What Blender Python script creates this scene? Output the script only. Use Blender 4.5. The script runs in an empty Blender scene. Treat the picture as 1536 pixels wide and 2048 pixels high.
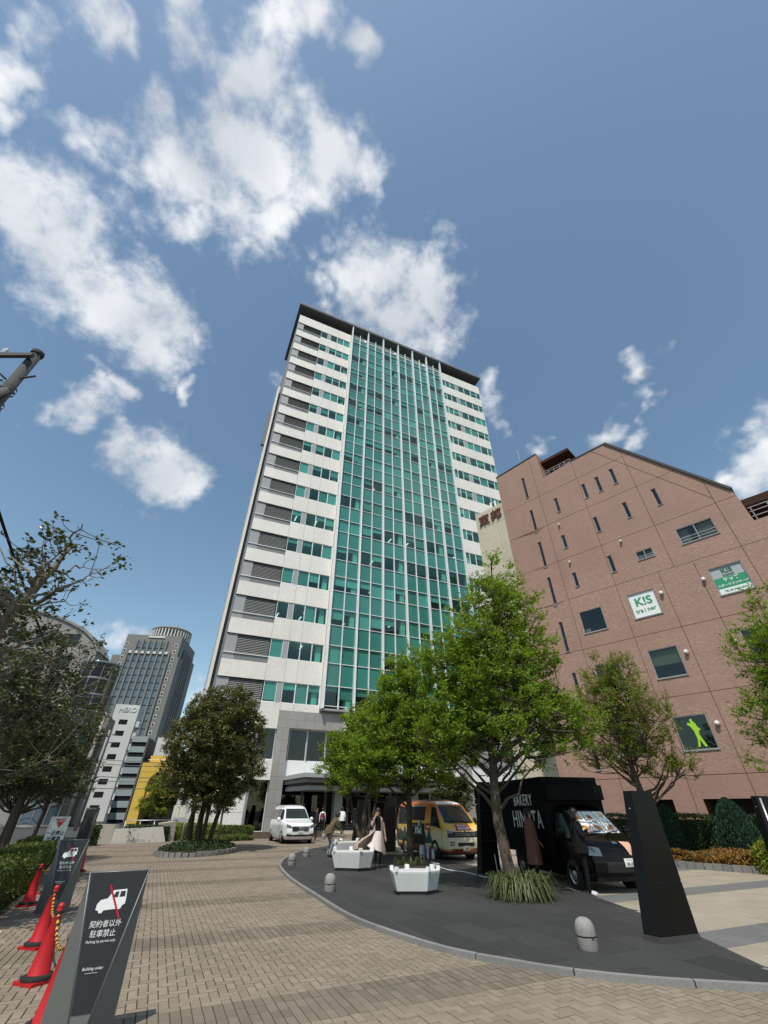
import bpy, math, random
import numpy as np
from mathutils import Vector, Matrix
from mathutils.geometry import tessellate_polygon
R = math.radians
random.seed(7)
SC = bpy.context.scene
COL = SC.collection

# ---------------------------------------------------------------- camera
cam_data = bpy.data.cameras.new('camera')
cam_data.sensor_fit = 'VERTICAL'
cam_data.sensor_height = 36.0
cam_data.lens = 820.0 / 2048.0 * 36.0
cam_data.clip_start = 0.05
cam_data.clip_end = 5000
cam = bpy.data.objects.new('camera', cam_data)
COL.objects.link(cam)
cam.location = (0, 0, 1.6)
cam.rotation_euler = (R(90 + 36.1), 0, 0)
SC.camera = cam

# ---------------------------------------------------------------- sun, sky, exposure
SUN_EL = R(60)
SHADOW_DIR = (math.sin(R(14)), math.cos(R(14)))          # where shadows fall on the ground
sun_data = bpy.data.lights.new('sun', 'SUN')
sun_data.energy = 4.3
sun_data.angle = R(0.53)
sun_data.color = (1.0, 0.945, 0.86)
sun = bpy.data.objects.new('sun', sun_data)
COL.objects.link(sun)
to_sun = Vector((-SHADOW_DIR[0] * math.cos(SUN_EL), -SHADOW_DIR[1] * math.cos(SUN_EL), math.sin(SUN_EL)))
sun.rotation_euler = to_sun.to_track_quat('Z', 'Y').to_euler()

SC.view_settings.view_transform = 'Standard'
SC.view_settings.look = 'None'
SC.view_settings.exposure = 0.0
SC.view_settings.gamma = 1.0
SC.cycles.max_bounces = 8
SC.cycles.diffuse_bounces = 3
SC.cycles.glossy_bounces = 3
SC.cycles.transmission_bounces = 4
SC.cycles.transparent_max_bounces = 10
SC.cycles.caustics_reflective = False
SC.cycles.caustics_refractive = False

world = bpy.data.worlds.new('World')
SC.world = world
world.use_nodes = True
world.cycles.sampling_method = 'MANUAL'
world.cycles.sample_map_resolution = 256
wn, wl = world.node_tree.nodes, world.node_tree.links
for n in list(wn):
    wn.remove(n)
w_out = wn.new('ShaderNodeOutputWorld')
w_bg = wn.new('ShaderNodeBackground')
w_bg.inputs[1].default_value = 0.142
w_sky = wn.new('ShaderNodeTexSky')
w_sky.sky_type = 'NISHITA'
w_sky.sun_disc = False
w_sky.sun_elevation = SUN_EL
w_sky.sun_rotation = math.atan2(to_sun.x, to_sun.y)
w_sky.altitude = 20
w_sky.air_density = 1.15
w_sky.dust_density = 0.7
w_sky.ozone_density = 0.3
# clouds: centres (unit direction), angular size, weight
CLOUDS = [(-0.162,0.074,0.984,0.046,1.00),(-0.187,0.121,0.975,0.064,1.00),(-0.156,0.181,0.971,0.058,1.00),(-0.259,0.228,0.939,0.090,1.00),(-0.363,0.220,0.906,0.078,0.95),(-0.110,0.242,0.964,0.072,1.00),(-0.041,0.251,0.967,0.035,1.00),(-0.430,0.201,0.880,0.051,0.80),(-0.479,0.181,0.859,0.031,0.70),(-0.239,0.307,0.921,0.067,1.00),(-0.350,0.289,0.891,0.050,0.90),(-0.050,0.075,0.996,0.033,1.00),(-0.098,0.054,0.994,0.038,0.90),(-0.262,0.062,0.963,0.051,0.80),(-0.348,0.163,0.923,0.036,0.85),(-0.573,0.253,0.780,0.068,1.00),(-0.536,0.307,0.786,0.091,1.00),(-0.502,0.379,0.777,0.091,1.00),(-0.463,0.443,0.768,0.069,0.95),(-0.581,0.215,0.785,0.040,0.90),(-0.402,0.461,0.791,0.036,0.75),(-0.008,0.413,0.911,0.096,1.00),(0.088,0.428,0.899,0.081,1.00),(-0.073,0.433,0.898,0.061,1.00),(0.058,0.490,0.870,0.080,0.95),(0.023,0.376,0.926,0.050,1.00),(-0.132,0.443,0.887,0.033,0.80),(-0.478,0.657,0.583,0.082,1.00),(-0.514,0.606,0.607,0.048,0.90),(-0.413,0.685,0.601,0.064,0.95),(-0.454,0.698,0.554,0.047,0.80),(-0.588,0.505,0.632,0.039,0.80),(-0.559,0.496,0.665,0.030,0.75),(-0.617,0.488,0.617,0.025,0.70),(-0.395,0.064,0.916,0.025,0.90),(-0.429,0.047,0.902,0.034,0.75),(-0.515,0.087,0.853,0.024,0.80),(-0.544,0.128,0.830,0.032,0.80),(-0.500,0.047,0.865,0.027,0.60),(0.658,0.554,0.510,0.047,1.00),(0.679,0.522,0.516,0.045,1.00),(0.624,0.588,0.515,0.028,0.80),(0.688,0.568,0.452,0.041,0.90),(0.507,0.488,0.710,0.025,0.75),(0.525,0.467,0.712,0.018,0.70),(0.514,0.547,0.661,0.024,0.75),(0.462,0.606,0.647,0.030,0.80),(0.516,0.591,0.620,0.021,0.70),(0.334,0.662,0.671,0.022,0.65),(-0.525,0.803,0.283,0.047,1.00),(-0.504,0.808,0.305,0.034,1.00),(-0.547,0.796,0.261,0.035,0.90),(-0.392,0.888,0.238,0.031,0.90),(-0.376,0.905,0.198,0.029,0.90),(0.239,0.597,0.765,0.037,0.80),(0.258,0.641,0.723,0.025,0.70),(-0.234,0.559,0.795,0.030,0.65),(-0.435,0.546,0.716,0.022,0.65)]
rc = random.Random(3)
for k in range(6):                                      # the rest of the sky carries the same kind of cloud
    az = rc.uniform(R(75), R(285)); el = rc.uniform(R(12), R(70))
    c0 = Vector((math.sin(az) * math.cos(el), math.cos(az) * math.cos(el), math.sin(el)))
    for q in range(2):
        c = (c0 + Vector((rc.uniform(-.09, .09), rc.uniform(-.09, .09), rc.uniform(-.05, .05)))).normalized()
        CLOUDS.append((c.x, c.y, c.z, rc.uniform(.12, .2), rc.uniform(.75, 1)))
w_co = wn.new('ShaderNodeTexCoord')
def wmath(op, a, b=None, c=None):
    n = wn.new('ShaderNodeMath'); n.operation = op
    for i, x in enumerate((a, b, c)):
        if x is None: continue
        if isinstance(x, (int, float)): n.inputs[i].default_value = x
        else: wl.new(x, n.inputs[i])
    return n.outputs[0]
w_n1 = wn.new('ShaderNodeTexNoise')
w_n1.inputs['Scale'].default_value = 7; w_n1.inputs['Detail'].default_value = 3; w_n1.inputs['Roughness'].default_value = .62
wl.new(w_co.outputs['Generated'], w_n1.inputs['Vector'])
w_sub = wn.new('ShaderNodeVectorMath'); w_sub.operation = 'SUBTRACT'
wl.new(w_n1.outputs['Color'], w_sub.inputs[0]); w_sub.inputs[1].default_value = (.5, .5, .5)
w_mad = wn.new('ShaderNodeVectorMath'); w_mad.operation = 'MULTIPLY_ADD'
wl.new(w_sub.outputs[0], w_mad.inputs[0]); w_mad.inputs[1].default_value = (.22, .22, .22)
wl.new(w_co.outputs['Generated'], w_mad.inputs[2])
acc = None
for (cx, cy, cz, cr, cs) in CLOUDS:
    dn = wn.new('ShaderNodeVectorMath'); dn.operation = 'DISTANCE'
    wl.new(w_mad.outputs[0], dn.inputs[0]); dn.inputs[1].default_value = (cx, cy, cz)
    v = wmath('MULTIPLY_ADD', dn.outputs['Value'], -cs / (1.35 * cr), cs)
    acc = v if acc is None else wmath('MAXIMUM', acc, v)
w_n2 = wn.new('ShaderNodeTexNoise')
w_n2.inputs['Scale'].default_value = 13; w_n2.inputs['Detail'].default_value = 9; w_n2.inputs['Roughness'].default_value = .66
wl.new(w_co.outputs['Generated'], w_n2.inputs['Vector'])
dens = wmath('MULTIPLY_ADD', wmath('SUBTRACT', w_n2.outputs['Fac'], .5), 2.0, acc)
w_mr = wn.new('ShaderNodeMapRange'); w_mr.interpolation_type = 'SMOOTHSTEP'
wl.new(dens, w_mr.inputs[0]); w_mr.inputs[1].default_value = -.06; w_mr.inputs[2].default_value = .88
w_mr.inputs[3].default_value = 0; w_mr.inputs[4].default_value = .95
w_cr = wn.new('ShaderNodeMapRange')                      # dense cores turn slightly grey underneath
w_n3 = wn.new('ShaderNodeTexNoise'); w_n3.inputs['Scale'].default_value = 5; w_n3.inputs['Detail'].default_value = 2
wl.new(w_co.outputs['Generated'], w_n3.inputs['Vector'])
wl.new(w_n3.outputs['Fac'], w_cr.inputs[0]); w_cr.inputs[1].default_value = .35; w_cr.inputs[2].default_value = .68
w_cr.inputs[3].default_value = 0; w_cr.inputs[4].default_value = 1
w_cc = wn.new('ShaderNodeMix'); w_cc.data_type = 'RGBA'
wl.new(w_cr.outputs[0], w_cc.inputs['Factor'])
w_cc.inputs['A'].default_value = (4.6, 4.9, 5.3, 1); w_cc.inputs['B'].default_value = (7.2, 7.3, 7.4, 1)
w_mix = wn.new('ShaderNodeMix'); w_mix.data_type = 'RGBA'
wl.new(w_mr.outputs[0], w_mix.inputs['Factor'])
w_wb = wn.new('ShaderNodeVectorMath'); w_wb.operation = 'MULTIPLY'; wl.new(w_sky.outputs[0], w_wb.inputs[0]); w_wb.inputs[1].default_value = (.95, 1.04, .99)
wl.new(w_wb.outputs[0], w_mix.inputs['A']); wl.new(w_cc.outputs['Result'], w_mix.inputs['B'])
wl.new(w_mix.outputs['Result'], w_bg.inputs[0])
wl.new(w_bg.outputs[0], w_out.inputs[0])

# ---------------------------------------------------------------- site grid (the tower, paving and bands share it)
GA = R(24.2)
GD = (math.cos(GA), math.sin(GA)); GN = (-math.sin(GA), math.cos(GA))
def SW(s, w):
    return (s * GD[0] + w * GN[0], s * GD[1] + w * GN[1])
def toSW(x, y):
    return (x * GD[0] + y * GD[1], x * GN[0] + y * GN[1])

# ---------------------------------------------------------------- mesh helpers
class MB:
    def __init__(self):
        self.v = []; self.f = []; self.m = []; self.s = []
    def add(self, vs, fs, mi=0, sm=False):
        o = len(self.v)
        self.v += [tuple(p) for p in vs]
        for f in fs:
            self.f.append(tuple(i + o for i in f)); self.m.append(mi); self.s.append(sm)
        return self
    def box(self, x0, x1, y0, y1, z0, z1, mi=0):
        return self.add([(x0, y0, z0), (x1, y0, z0), (x1, y1, z0), (x0, y1, z0), (x0, y0, z1), (x1, y0, z1), (x1, y1, z1), (x0, y1, z1)],
                        [(0, 3, 2, 1), (4, 5, 6, 7), (0, 1, 5, 4), (1, 2, 6, 5), (2, 3, 7, 6), (3, 0, 4, 7)], mi)
    def rbox(self, c, size, rz=0, mi=0, rx=0, ry=0):
        M = Matrix.Translation(c) @ Matrix.Rotation(rz, 4, 'Z') @ Matrix.Rotation(ry, 4, 'Y') @ Matrix.Rotation(rx, 4, 'X')
        a, b, h = (t / 2 for t in size)
        P = [M @ Vector(p) for p in [(-a, -b, -h), (a, -b, -h), (a, b, -h), (-a, b, -h), (-a, -b, h), (a, -b, h), (a, b, h), (-a, b, h)]]
        return self.add(P, [(0, 3, 2, 1), (4, 5, 6, 7), (0, 1, 5, 4), (1, 2, 6, 5), (2, 3, 7, 6), (3, 0, 4, 7)], mi)
    def quad(self, a, b, c, d, mi=0, sm=False):
        return self.add([a, b, c, d], [(0, 1, 2, 3)], mi, sm)
    def prism(self, poly, z0, z1, mi=0, top=None):
        n = len(poly)
        if top is None: top = poly
        tri = tessellate_polygon([[Vector((p[0], p[1], 0)) for p in poly]])
        v = [(p[0], p[1], z0) for p in poly] + [(p[0], p[1], z1) for p in top]
        area = sum(poly[i][0] * poly[(i + 1) % n][1] - poly[(i + 1) % n][0] * poly[i][1] for i in range(n))
        fs = []
        for t in tri:
            a, b, c = t
            ar = (poly[b][0] - poly[a][0]) * (poly[c][1] - poly[a][1]) - (poly[c][0] - poly[a][0]) * (poly[b][1] - poly[a][1])
            if ar < 0: a, c = c, a
            fs.append((a + n, b + n, c + n)); fs.append((c, b, a))
        for i in range(n):
            j = (i + 1) % n
            fs.append((i, j, j + n, i + n) if area > 0 else (j, i, i + n, j + n))
        return self.add(v, fs, mi)
    def prism_y(self, poly, y0, y1, mi=0):
        o = len(self.v)
        self.prism(poly, 0, 1, mi)
        for i in range(o, len(self.v)):
            x, z, t = self.v[i]
            self.v[i] = (x, y1 if t < .5 else y0, z)
        return self
    def tube(self, pts, r, n=8, mi=0, sm=True, caps=True):
        pts = [Vector(p) for p in pts]
        rs = r if isinstance(r, (list, tuple)) else [r] * len(pts)
        up = Vector((0, 0, 1)); vs = []; fs = []
        prev = None
        for i, p in enumerate(pts):
            d = (pts[min(i + 1, len(pts) - 1)] - pts[max(i - 1, 0)])
            if d.length < 1e-9: d = Vector((0, 0, 1))
            d.normalize()
            if prev is None:
                a = d.cross(up if abs(d.z) < .9 else Vector((1, 0, 0))).normalized()
            else:
                a = (prev - d * prev.dot(d)); a = a.normalized() if a.length > 1e-6 else d.orthogonal().normalized()
            prev = a; b = d.cross(a)
            for k in range(n):
                t = 2 * math.pi * k / n
                vs.append(p + (a * math.cos(t) + b * math.sin(t)) * rs[i])
        for i in range(len(pts) - 1):
            for k in range(n):
                fs.append((i * n + k, i * n + (k + 1) % n, (i + 1) * n + (k + 1) % n, (i + 1) * n + k))
        self.add(vs, fs, mi, sm)
        if caps:
            o = len(self.v) - len(vs)
            self.f.append(tuple(o + k for k in reversed(range(n)))); self.m.append(mi); self.s.append(False)
            self.f.append(tuple(o + (len(pts) - 1) * n + k for k in range(n))); self.m.append(mi); self.s.append(False)
        return self
    def lathe(self, prof, n=20, c=(0, 0, 0), mi=0, sm=True, axis='Z'):
        vs = []; fs = []
        for (r, z) in prof:
            for k in range(n):
                t = 2 * math.pi * k / n
                p = (r * math.cos(t), r * math.sin(t), z)
                if axis == 'Y': p = (p[0], p[2], p[1])
                if axis == 'X': p = (p[2], p[0], p[1])
                vs.append((c[0] + p[0], c[1] + p[1], c[2] + p[2]))
        for i in range(len(prof) - 1):
            for k in range(n):
                f = (i * n + k, i * n + (k + 1) % n, (i + 1) * n + (k + 1) % n, (i + 1) * n + k)
                fs.append(f if axis != 'Y' else f[::-1])
        return self.add(vs, fs, mi, sm)
    def ell(self, c, rad, nu=12, nv=8, mi=0, M=None):
        vs = []; fs = []
        for j in range(nv + 1):
            ph = -math.pi / 2 + math.pi * j / nv
            for i in range(nu):
                t = 2 * math.pi * i / nu
                p = Vector((rad[0] * math.cos(ph) * math.cos(t), rad[1] * math.cos(ph) * math.sin(t), rad[2] * math.sin(ph)))
                if M is not None: p = M @ p
                vs.append((c[0] + p.x, c[1] + p.y, c[2] + p.z))
        for j in range(nv):
            for i in range(nu):
                fs.append((j * nu + i, j * nu + (i + 1) % nu, (j + 1) * nu + (i + 1) % nu, (j + 1) * nu + i))
        return self.add(vs, fs, mi, True)
    def loft(self, rings, mi=0, sm=True, caps=True, closed=True):
        n = len(rings[0]); vs = [p for r_ in rings for p in r_]; fs = []
        for i in range(len(rings) - 1):
            for k in range(n if closed else n - 1):
                fs.append((i * n + k, i * n + (k + 1) % n, (i + 1) * n + (k + 1) % n, (i + 1) * n + k))
        if caps and closed:
            fs.append(tuple(reversed(range(n)))); fs.append(tuple((len(rings) - 1) * n + k for k in range(n)))
        return self.add(vs, fs, mi, sm)
    def mesh(self, name, mats):
        me = bpy.data.meshes.new(name)
        me.from_pydata(self.v, [], self.f)
        for m in (mats if isinstance(mats, (list, tuple)) else [mats]):
            me.materials.append(m)
        me.polygons.foreach_set('material_index', self.m)
        me.polygons.foreach_set('use_smooth', self.s)
        me.update()
        return me
    def build(self, name, mats, parent=None, loc=(0, 0, 0), rz=0, kind=None):
        return put(name, self.mesh(name, mats), parent, loc, rz, kind)

def put(name, me, parent=None, loc=(0, 0, 0), rz=0, kind=None, rot=None, scale=None):
    o = bpy.data.objects.new(name, me)
    COL.objects.link(o)
    o.location = loc
    o.rotation_euler = rot if rot is not None else (0, 0, rz)
    if scale is not None: o.scale = scale
    if parent is not None: o.parent = parent
    if kind: o['kind'] = kind
    return o

def tag(o, label, cat, group=None):
    o['label'] = label; o['category'] = cat
    if group: o['group'] = group
    return o

def thing(name, label, cat, loc=(0, 0, 0), rz=0, group=None):
    o = bpy.data.objects.new(name, None)
    o.empty_display_size = .1
    COL.objects.link(o)
    o.location = loc; o.rotation_euler = (0, 0, rz)
    return tag(o, label, cat, group)

def structure(o):
    o['kind'] = 'structure'
    return o

def npmesh(name, verts, quads, mats, mi=None, attr=None, smooth=False, tris=False):
    verts = np.asarray(verts, dtype=np.float32); quads = np.asarray(quads, dtype=np.int32)
    k = quads.shape[1]
    me = bpy.data.meshes.new(name)
    me.vertices.add(len(verts)); me.vertices.foreach_set('co', verts.ravel())
    me.loops.add(quads.size); me.loops.foreach_set('vertex_index', quads.ravel())
    me.polygons.add(len(quads))
    me.polygons.foreach_set('loop_start', np.arange(0, quads.size, k, dtype=np.int32))
    for m in (mats if isinstance(mats, (list, tuple)) else [mats]):
        me.materials.append(m)
    if mi is not None: me.polygons.foreach_set('material_index', np.asarray(mi, dtype=np.int32))
    me.polygons.foreach_set('use_smooth', np.full(len(quads), bool(smooth)))
    me.update(calc_edges=True)
    if attr is not None:
        a = me.attributes.new('rnd', 'FLOAT', 'FACE')
        a.data.foreach_set('value', np.asarray(attr, dtype=np.float32))
    return me

def text_mesh(body, size, mat, extrude=0.0, bold=0.0, align='CENTER', xs=1.0, spacing=1.0):
    cu = bpy.data.curves.new('lettering', 'FONT')
    cu.body = body; cu.size = size; cu.align_x = align; cu.align_y = 'CENTER'
    cu.extrude = extrude; cu.offset = bold; cu.resolution_u = 3
    cu.space_character = spacing
    o = bpy.data.objects.new('lettering', cu)
    COL.objects.link(o)
    me = bpy.data.meshes.new_from_object(o)
    bpy.data.objects.remove(o); bpy.data.curves.remove(cu)
    me.materials.clear(); me.materials.append(mat)
    if xs != 1.0:
        for v in me.vertices: v.co.x *= xs
    return me

# ---------------------------------------------------------------- materials
MATS = {}
def mat(name, col=(.5, .5, .5), rough=.6, spec=.4, metal=0.0, n1=None, n2=None, bump=None, rnd=None, coat=0.0, emit=None, dark=None, trans=None, streak=None):
    """n1/n2 = (scale, amount): brightness mottling; rnd = amount of per-piece variation; dark = (scale, threshold, colour): stains"""
    if name in MATS: return MATS[name]
    m = bpy.data.materials.new(name); m.use_nodes = True
    nt = m.node_tree; ns, ls = nt.nodes, nt.links
    b = ns['Principled BSDF']
    b.inputs['Roughness'].default_value = rough
    b.inputs['Specular IOR Level'].default_value = spec
    b.inputs['Metallic'].default_value = metal
    b.inputs['Coat Weight'].default_value = coat
    b.inputs['Coat Roughness'].default_value = .05
    b.inputs['Base Color'].default_value = (*col, 1)
    geo = None
    def pos():
        nonlocal geo
        if geo is None: geo = ns.new('ShaderNodeNewGeometry')
        return geo.outputs['Position']
    def math_(op, a, b_=None):
        n = ns.new('ShaderNodeMath'); n.operation = op
        for i, x in enumerate((a, b_)):
            if x is None: continue
            if isinstance(x, (int, float)): n.inputs[i].default_value = x
            else: ls.new(x, n.inputs[i])
        return n.outputs[0]
    def noise(sc, det=4, vec=None):
        n = ns.new('ShaderNodeTexNoise'); n.inputs['Scale'].default_value = sc; n.inputs['Detail'].default_value = det
        ls.new(vec if vec is not None else pos(), n.inputs['Vector']); return n.outputs['Fac']
    fac = None
    for t in (n1, n2):
        if t:
            v = math_('ADD', math_('MULTIPLY', math_('SUBTRACT', noise(t[0], 5), .5), t[1] * 2.2), 1.0)
            fac = v if fac is None else math_('MULTIPLY', fac, v)
    if streak:                                            # vertical run-off marks
        mp = ns.new('ShaderNodeMapping'); ls.new(pos(), mp.inputs['Vector']); mp.inputs['Scale'].default_value = (streak[0], streak[0], streak[0] * .06)
        v = math_('ADD', math_('MULTIPLY', math_('SUBTRACT', noise(1.0, 4, mp.outputs[0]), .5), streak[1] * 2.2), 1.0)
        fac = v if fac is None else math_('MULTIPLY', fac, v)
    if rnd:
        at = ns.new('ShaderNodeAttribute'); at.attribute_name = 'rnd'
        oi = ns.new('ShaderNodeObjectInfo')
        fr = math_('FRACT', math_('ADD', at.outputs['Fac'], oi.outputs['Random']))
        v = math_('ADD', math_('MULTIPLY', math_('SUBTRACT', fr, .5), rnd * 2), 1.0)
        fac = v if fac is None else math_('MULTIPLY', fac, v)
    src = None
    if fac is not None:
        vm = ns.new('ShaderNodeVectorMath'); vm.operation = 'SCALE'
        vm.inputs[0].default_value = col; ls.new(fac, vm.inputs['Scale'])
        src = vm.outputs[0]
    if dark:
        mr = ns.new('ShaderNodeMapRange'); ls.new(noise(dark[0], 6), mr.inputs[0])
        mr.inputs[1].default_value = dark[1]; mr.inputs[2].default_value = dark[1] + .15
        mx = ns.new('ShaderNodeMix'); mx.data_type = 'RGBA'
        ls.new(mr.outputs[0], mx.inputs['Factor'])
        if src is not None: ls.new(src, mx.inputs['A'])
        else: mx.inputs['A'].default_value = (*col, 1)
        mx.inputs['B'].default_value = (*dark[2], 1)
        src = mx.outputs['Result']
    if src is not None: ls.new(src, b.inputs['Base Color'])
    if bump:
        bp = ns.new('ShaderNodeBump'); bp.inputs['Strength'].default_value = bump[1]; bp.inputs['Distance'].default_value = bump[2] if len(bump) > 2 else .01
        ls.new(noise(bump[0], 5), bp.inputs['Height']); ls.new(bp.outputs[0], b.inputs['Normal'])
    if emit:
        b.inputs['Emission Color'].default_value = (*emit[0], 1); b.inputs['Emission Strength'].default_value = emit[1]
    if trans:                                             # thin leaves let light through
        out = ns['Material Output']
        tb = ns.new('ShaderNodeBsdfTranslucent'); ms = ns.new('ShaderNodeMixShader'); ms.inputs[0].default_value = trans[1]
        if src is not None:
            v2 = ns.new('ShaderNodeVectorMath'); v2.operation = 'MULTIPLY'; ls.new(src, v2.inputs[0]); v2.inputs[1].default_value = trans[0]
            ls.new(v2.outputs[0], tb.inputs[0])
        ls.new(b.outputs[0], ms.inputs[1]); ls.new(tb.outputs[0], ms.inputs[2]); ls.new(ms.outputs[0], out.inputs[0])
    MATS[name] = m
    return m

def glass_mat(name, tint, refl=.12, rough=.0, gtint=(.95, 1, .98)):
    """a pane: tinted see-through plus a clear reflection that grows at grazing angles"""
    if name in MATS: return MATS[name]
    m = bpy.data.materials.new(name); m.use_nodes = True
    ns, ls = m.node_tree.nodes, m.node_tree.links
    ns.remove(ns['Principled BSDF'])
    tr = ns.new('ShaderNodeBsdfTransparent'); tr.inputs[0].default_value = (*tint, 1)
    gl = ns.new('ShaderNodeBsdfGlossy'); gl.inputs['Roughness'].default_value = rough; gl.inputs[0].default_value = (*gtint, 1)
    lw = ns.new('ShaderNodeFresnel'); lw.inputs[0].default_value = 1.5
    ad = ns.new('ShaderNodeMath'); ad.operation = 'ADD'; ls.new(lw.outputs[0], ad.inputs[0]); ad.inputs[1].default_value = refl - .04; ad.use_clamp = True
    ge = ns.new('ShaderNodeNewGeometry')                  # only the face towards the ray reflects
    fl = ns.new('ShaderNodeMath'); fl.operation = 'SUBTRACT'; fl.inputs[0].default_value = 1; ls.new(ge.outputs['Backfacing'], fl.inputs[1])
    mu = ns.new('ShaderNodeMath'); mu.operation = 'MULTIPLY'; ls.new(ad.outputs[0], mu.inputs[0]); ls.new(fl.outputs[0], mu.inputs[1])
    ms = ns.new('ShaderNodeMixShader'); ls.new(mu.outputs[0], ms.inputs[0]); ls.new(tr.outputs[0], ms.inputs[1]); ls.new(gl.outputs[0], ms.inputs[2])
    ls.new(ms.outputs[0], ns['Material Output'].inputs[0])
    MATS[name] = m
    return m
# ---------------------------------------------------------------- ground, paving, island, plaza
m_paver = mat('paver_light', (.225, .186, .142), .88, .2, n1=(.55, .22), n2=(38, .13), rnd=.11, bump=(70, .35, .004), dark=(1.3, .63, (.15, .118, .085)))
m_paver_d = mat('paver_band', (.165, .140, .108), .88, .2, n1=(.6, .2), n2=(38, .13), rnd=.14, bump=(60, .35, .004))
m_joint = mat('joint_sand', (.06, .047, .034), .95, .1, n1=(5, .3))
m_island = mat('dark_slate_slab', (.037, .038, .037), .72, .35, n1=(.5, .28), n2=(30, .25), rnd=.16, bump=(120, .2, .002), dark=(2.2, .66, (.05, .05, .05)))
m_island_joint = mat('pale_joint', (.17, .175, .175), .9, .2, n1=(3, .4))
m_kerb = mat('kerb_granite', (.20, .196, .188), .8, .3, n1=(1.5, .2), n2=(40, .3), rnd=.1)
m_plaza = mat('plaza_granite', (.30, .262, .202), .8, .3, n1=(.7, .16), n2=(22, .16), rnd=.07, dark=(1.1, .66, (.22, .20, .165)))
m_plaza_d = mat('plaza_band_granite', (.14, .14, .138), .8, .3, n1=(.7, .16), n2=(22, .2), rnd=.06)
m_asphalt = mat('asphalt', (.062, .062, .063), .92, .2, n1=(.3, .25), n2=(40, .35))
m_soil = mat('soil', (.05, .038, .027), .95, .1, n1=(3, .4), bump=(25, .8, .03))

g = MB(); g.quad((-2500, -2500, -.06), (2500, -2500, -.06), (2500, 2500, -.06), (-2500, 2500, -.06))
structure(g.build('ground', m_asphalt))

def inpoly(x, y, poly):
    c = False; j = len(poly) - 1
    for i in range(len(poly)):
        xi, yi = poly[i]; xj, yj = poly[j]
        if (yi > y) != (yj > y) and x < (xj - xi) * (y - yi) / (yj - yi) + xi: c = not c
        j = i
    return c
def np_inpoly(X, Y, poly):
    c = np.zeros(X.shape, bool); j = len(poly) - 1
    for i in range(len(poly)):
        xi, yi = poly[i]; xj, yj = poly[j]
        if yi != yj:
            c ^= ((yi > Y) != (yj > Y)) & (X < (xj - xi) * (Y - yi) / (yj - yi) + xi)
        j = i
    return c
def smooth_line(pts, step=.3):
    out = []
    P = [Vector((p[0], p[1])) for p in pts]
    P = [P[0] * 2 - P[1]] + P + [P[-1] * 2 - P[-2]]
    for i in range(1, len(P) - 2):
        n = max(2, int((P[i + 1] - P[i]).length / step))
        for k in range(n):
            t = k / n
            out.append(tuple(.5 * ((2 * P[i]) + (P[i + 1] - P[i - 1]) * t + (2 * P[i - 1] - 5 * P[i] + 4 * P[i + 1] - P[i + 2]) * t * t + (3 * P[i] - P[i - 1] - 3 * P[i + 1] + P[i + 2]) * t ** 3)))
    out.append(tuple(P[-2]))
    return out
def clip_poly(sub, clipper):
    out = list(sub)
    n = len(clipper)
    for i in range(n):
        a = clipper[i]; b = clipper[(i + 1) % n]
        def side(p): return (b[0] - a[0]) * (p[1] - a[1]) - (b[1] - a[1]) * (p[0] - a[0])
        inp, out = out, []
        for k in range(len(inp)):
            p, q = inp[k], inp[(k + 1) % len(inp)]
            sp, sq = side(p), side(q)
            if sp >= 0: out.append(p)
            if (sp >= 0) != (sq >= 0):
                t = sp / (sp - sq); out.append((p[0] + (q[0] - p[0]) * t, p[1] + (q[1] - p[1]) * t))
        if len(out) < 3: return []
    return out
def parea(p):
    return .5 * sum(p[i][0] * p[(i + 1) % len(p)][1] - p[(i + 1) % len(p)][0] * p[i][1] for i in range(len(p)))

KERB = smooth_line([(4.62, 6.70), (3.9, 6.83), (3.1, 7.0), (2.31, 7.29), (1.6, 7.73), (.92, 8.27), (.1, 9.35), (-.63, 10.6), (-1.6, 13), (-2.6, 15.6), (-3.3, 17.8), (-3.75, 19.6), (-4.02, 22), (-4.0, 24.6), (-3.6, 27.2), (-2.9, 29.3), (-2.0, 30.9)])
EDGE = smooth_line([(-2.0, 30.9), (-.5, 28), (1.15, 24), (2.55, 20.5), (3.65, 17.5), (4.4, 14.8), (4.76, 12), (4.85, 9.6), (4.8, 8.5), (4.62, 6.70)])
ISLAND = KERB + EDGE[1:-1]
if parea(ISLAND) < 0: ISLAND = ISLAND[::-1]
PLAZA = EDGE + [(5.4, 3.5), (7.5, -1.5), (19, -1.5), (21, 9), (18, 16), (12, 27), (4, 36), (-2, 34)]

# ---- brick paving (herringbone fields between soldier-course bands), laid on the site grid
paving = structure(MB().quad((-3.9, -8, -.007), (24, -8, -.007), (24, 49.2, -.007), (-3.9, 49.2, -.007)).build('paving', m_joint, rz=GA))
U = .1
J = .0042
BAND0, PER, BW = 57, 33, 8          # first band row (in 0.1 m), period and width
rows = range(-24, 376); cols = range(-39, 150)
pv = []
for j in rows:
    q = (j - BAND0) % PER
    inb = q < BW
    for i in cols:
        if inb:
            if q % 2 == 0: pv.append((i, j, 1, 2, 1))
            continue
        k = (i - j) % 4
        first = q == BW; last = q == PER - 1
        if k == 0: pv.append((i, j, 2, 1, 0))
        elif k == 3: pv.append((i, j, 1, 1 if last else 2, 0))
        elif k == 2 and first: pv.append((i, j, 1, 1, 0))
pv = np.array(pv, dtype=float)
cs_, cw_ = (pv[:, 0] + pv[:, 2] / 2) * U, (pv[:, 1] + pv[:, 3] / 2) * U
X = cs_ * GD[0] + cw_ * GN[0]; Y = cs_ * GD[1] + cw_ * GN[1]
leftlim = -2.15 - np.clip((cw_ - 12.5) / 16.5, 0, 1.1) * 1.45
keep = (cs_ > leftlim) & ~np_inpoly(X, Y, ISLAND) & ~np_inpoly(X, Y, PLAZA)
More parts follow.
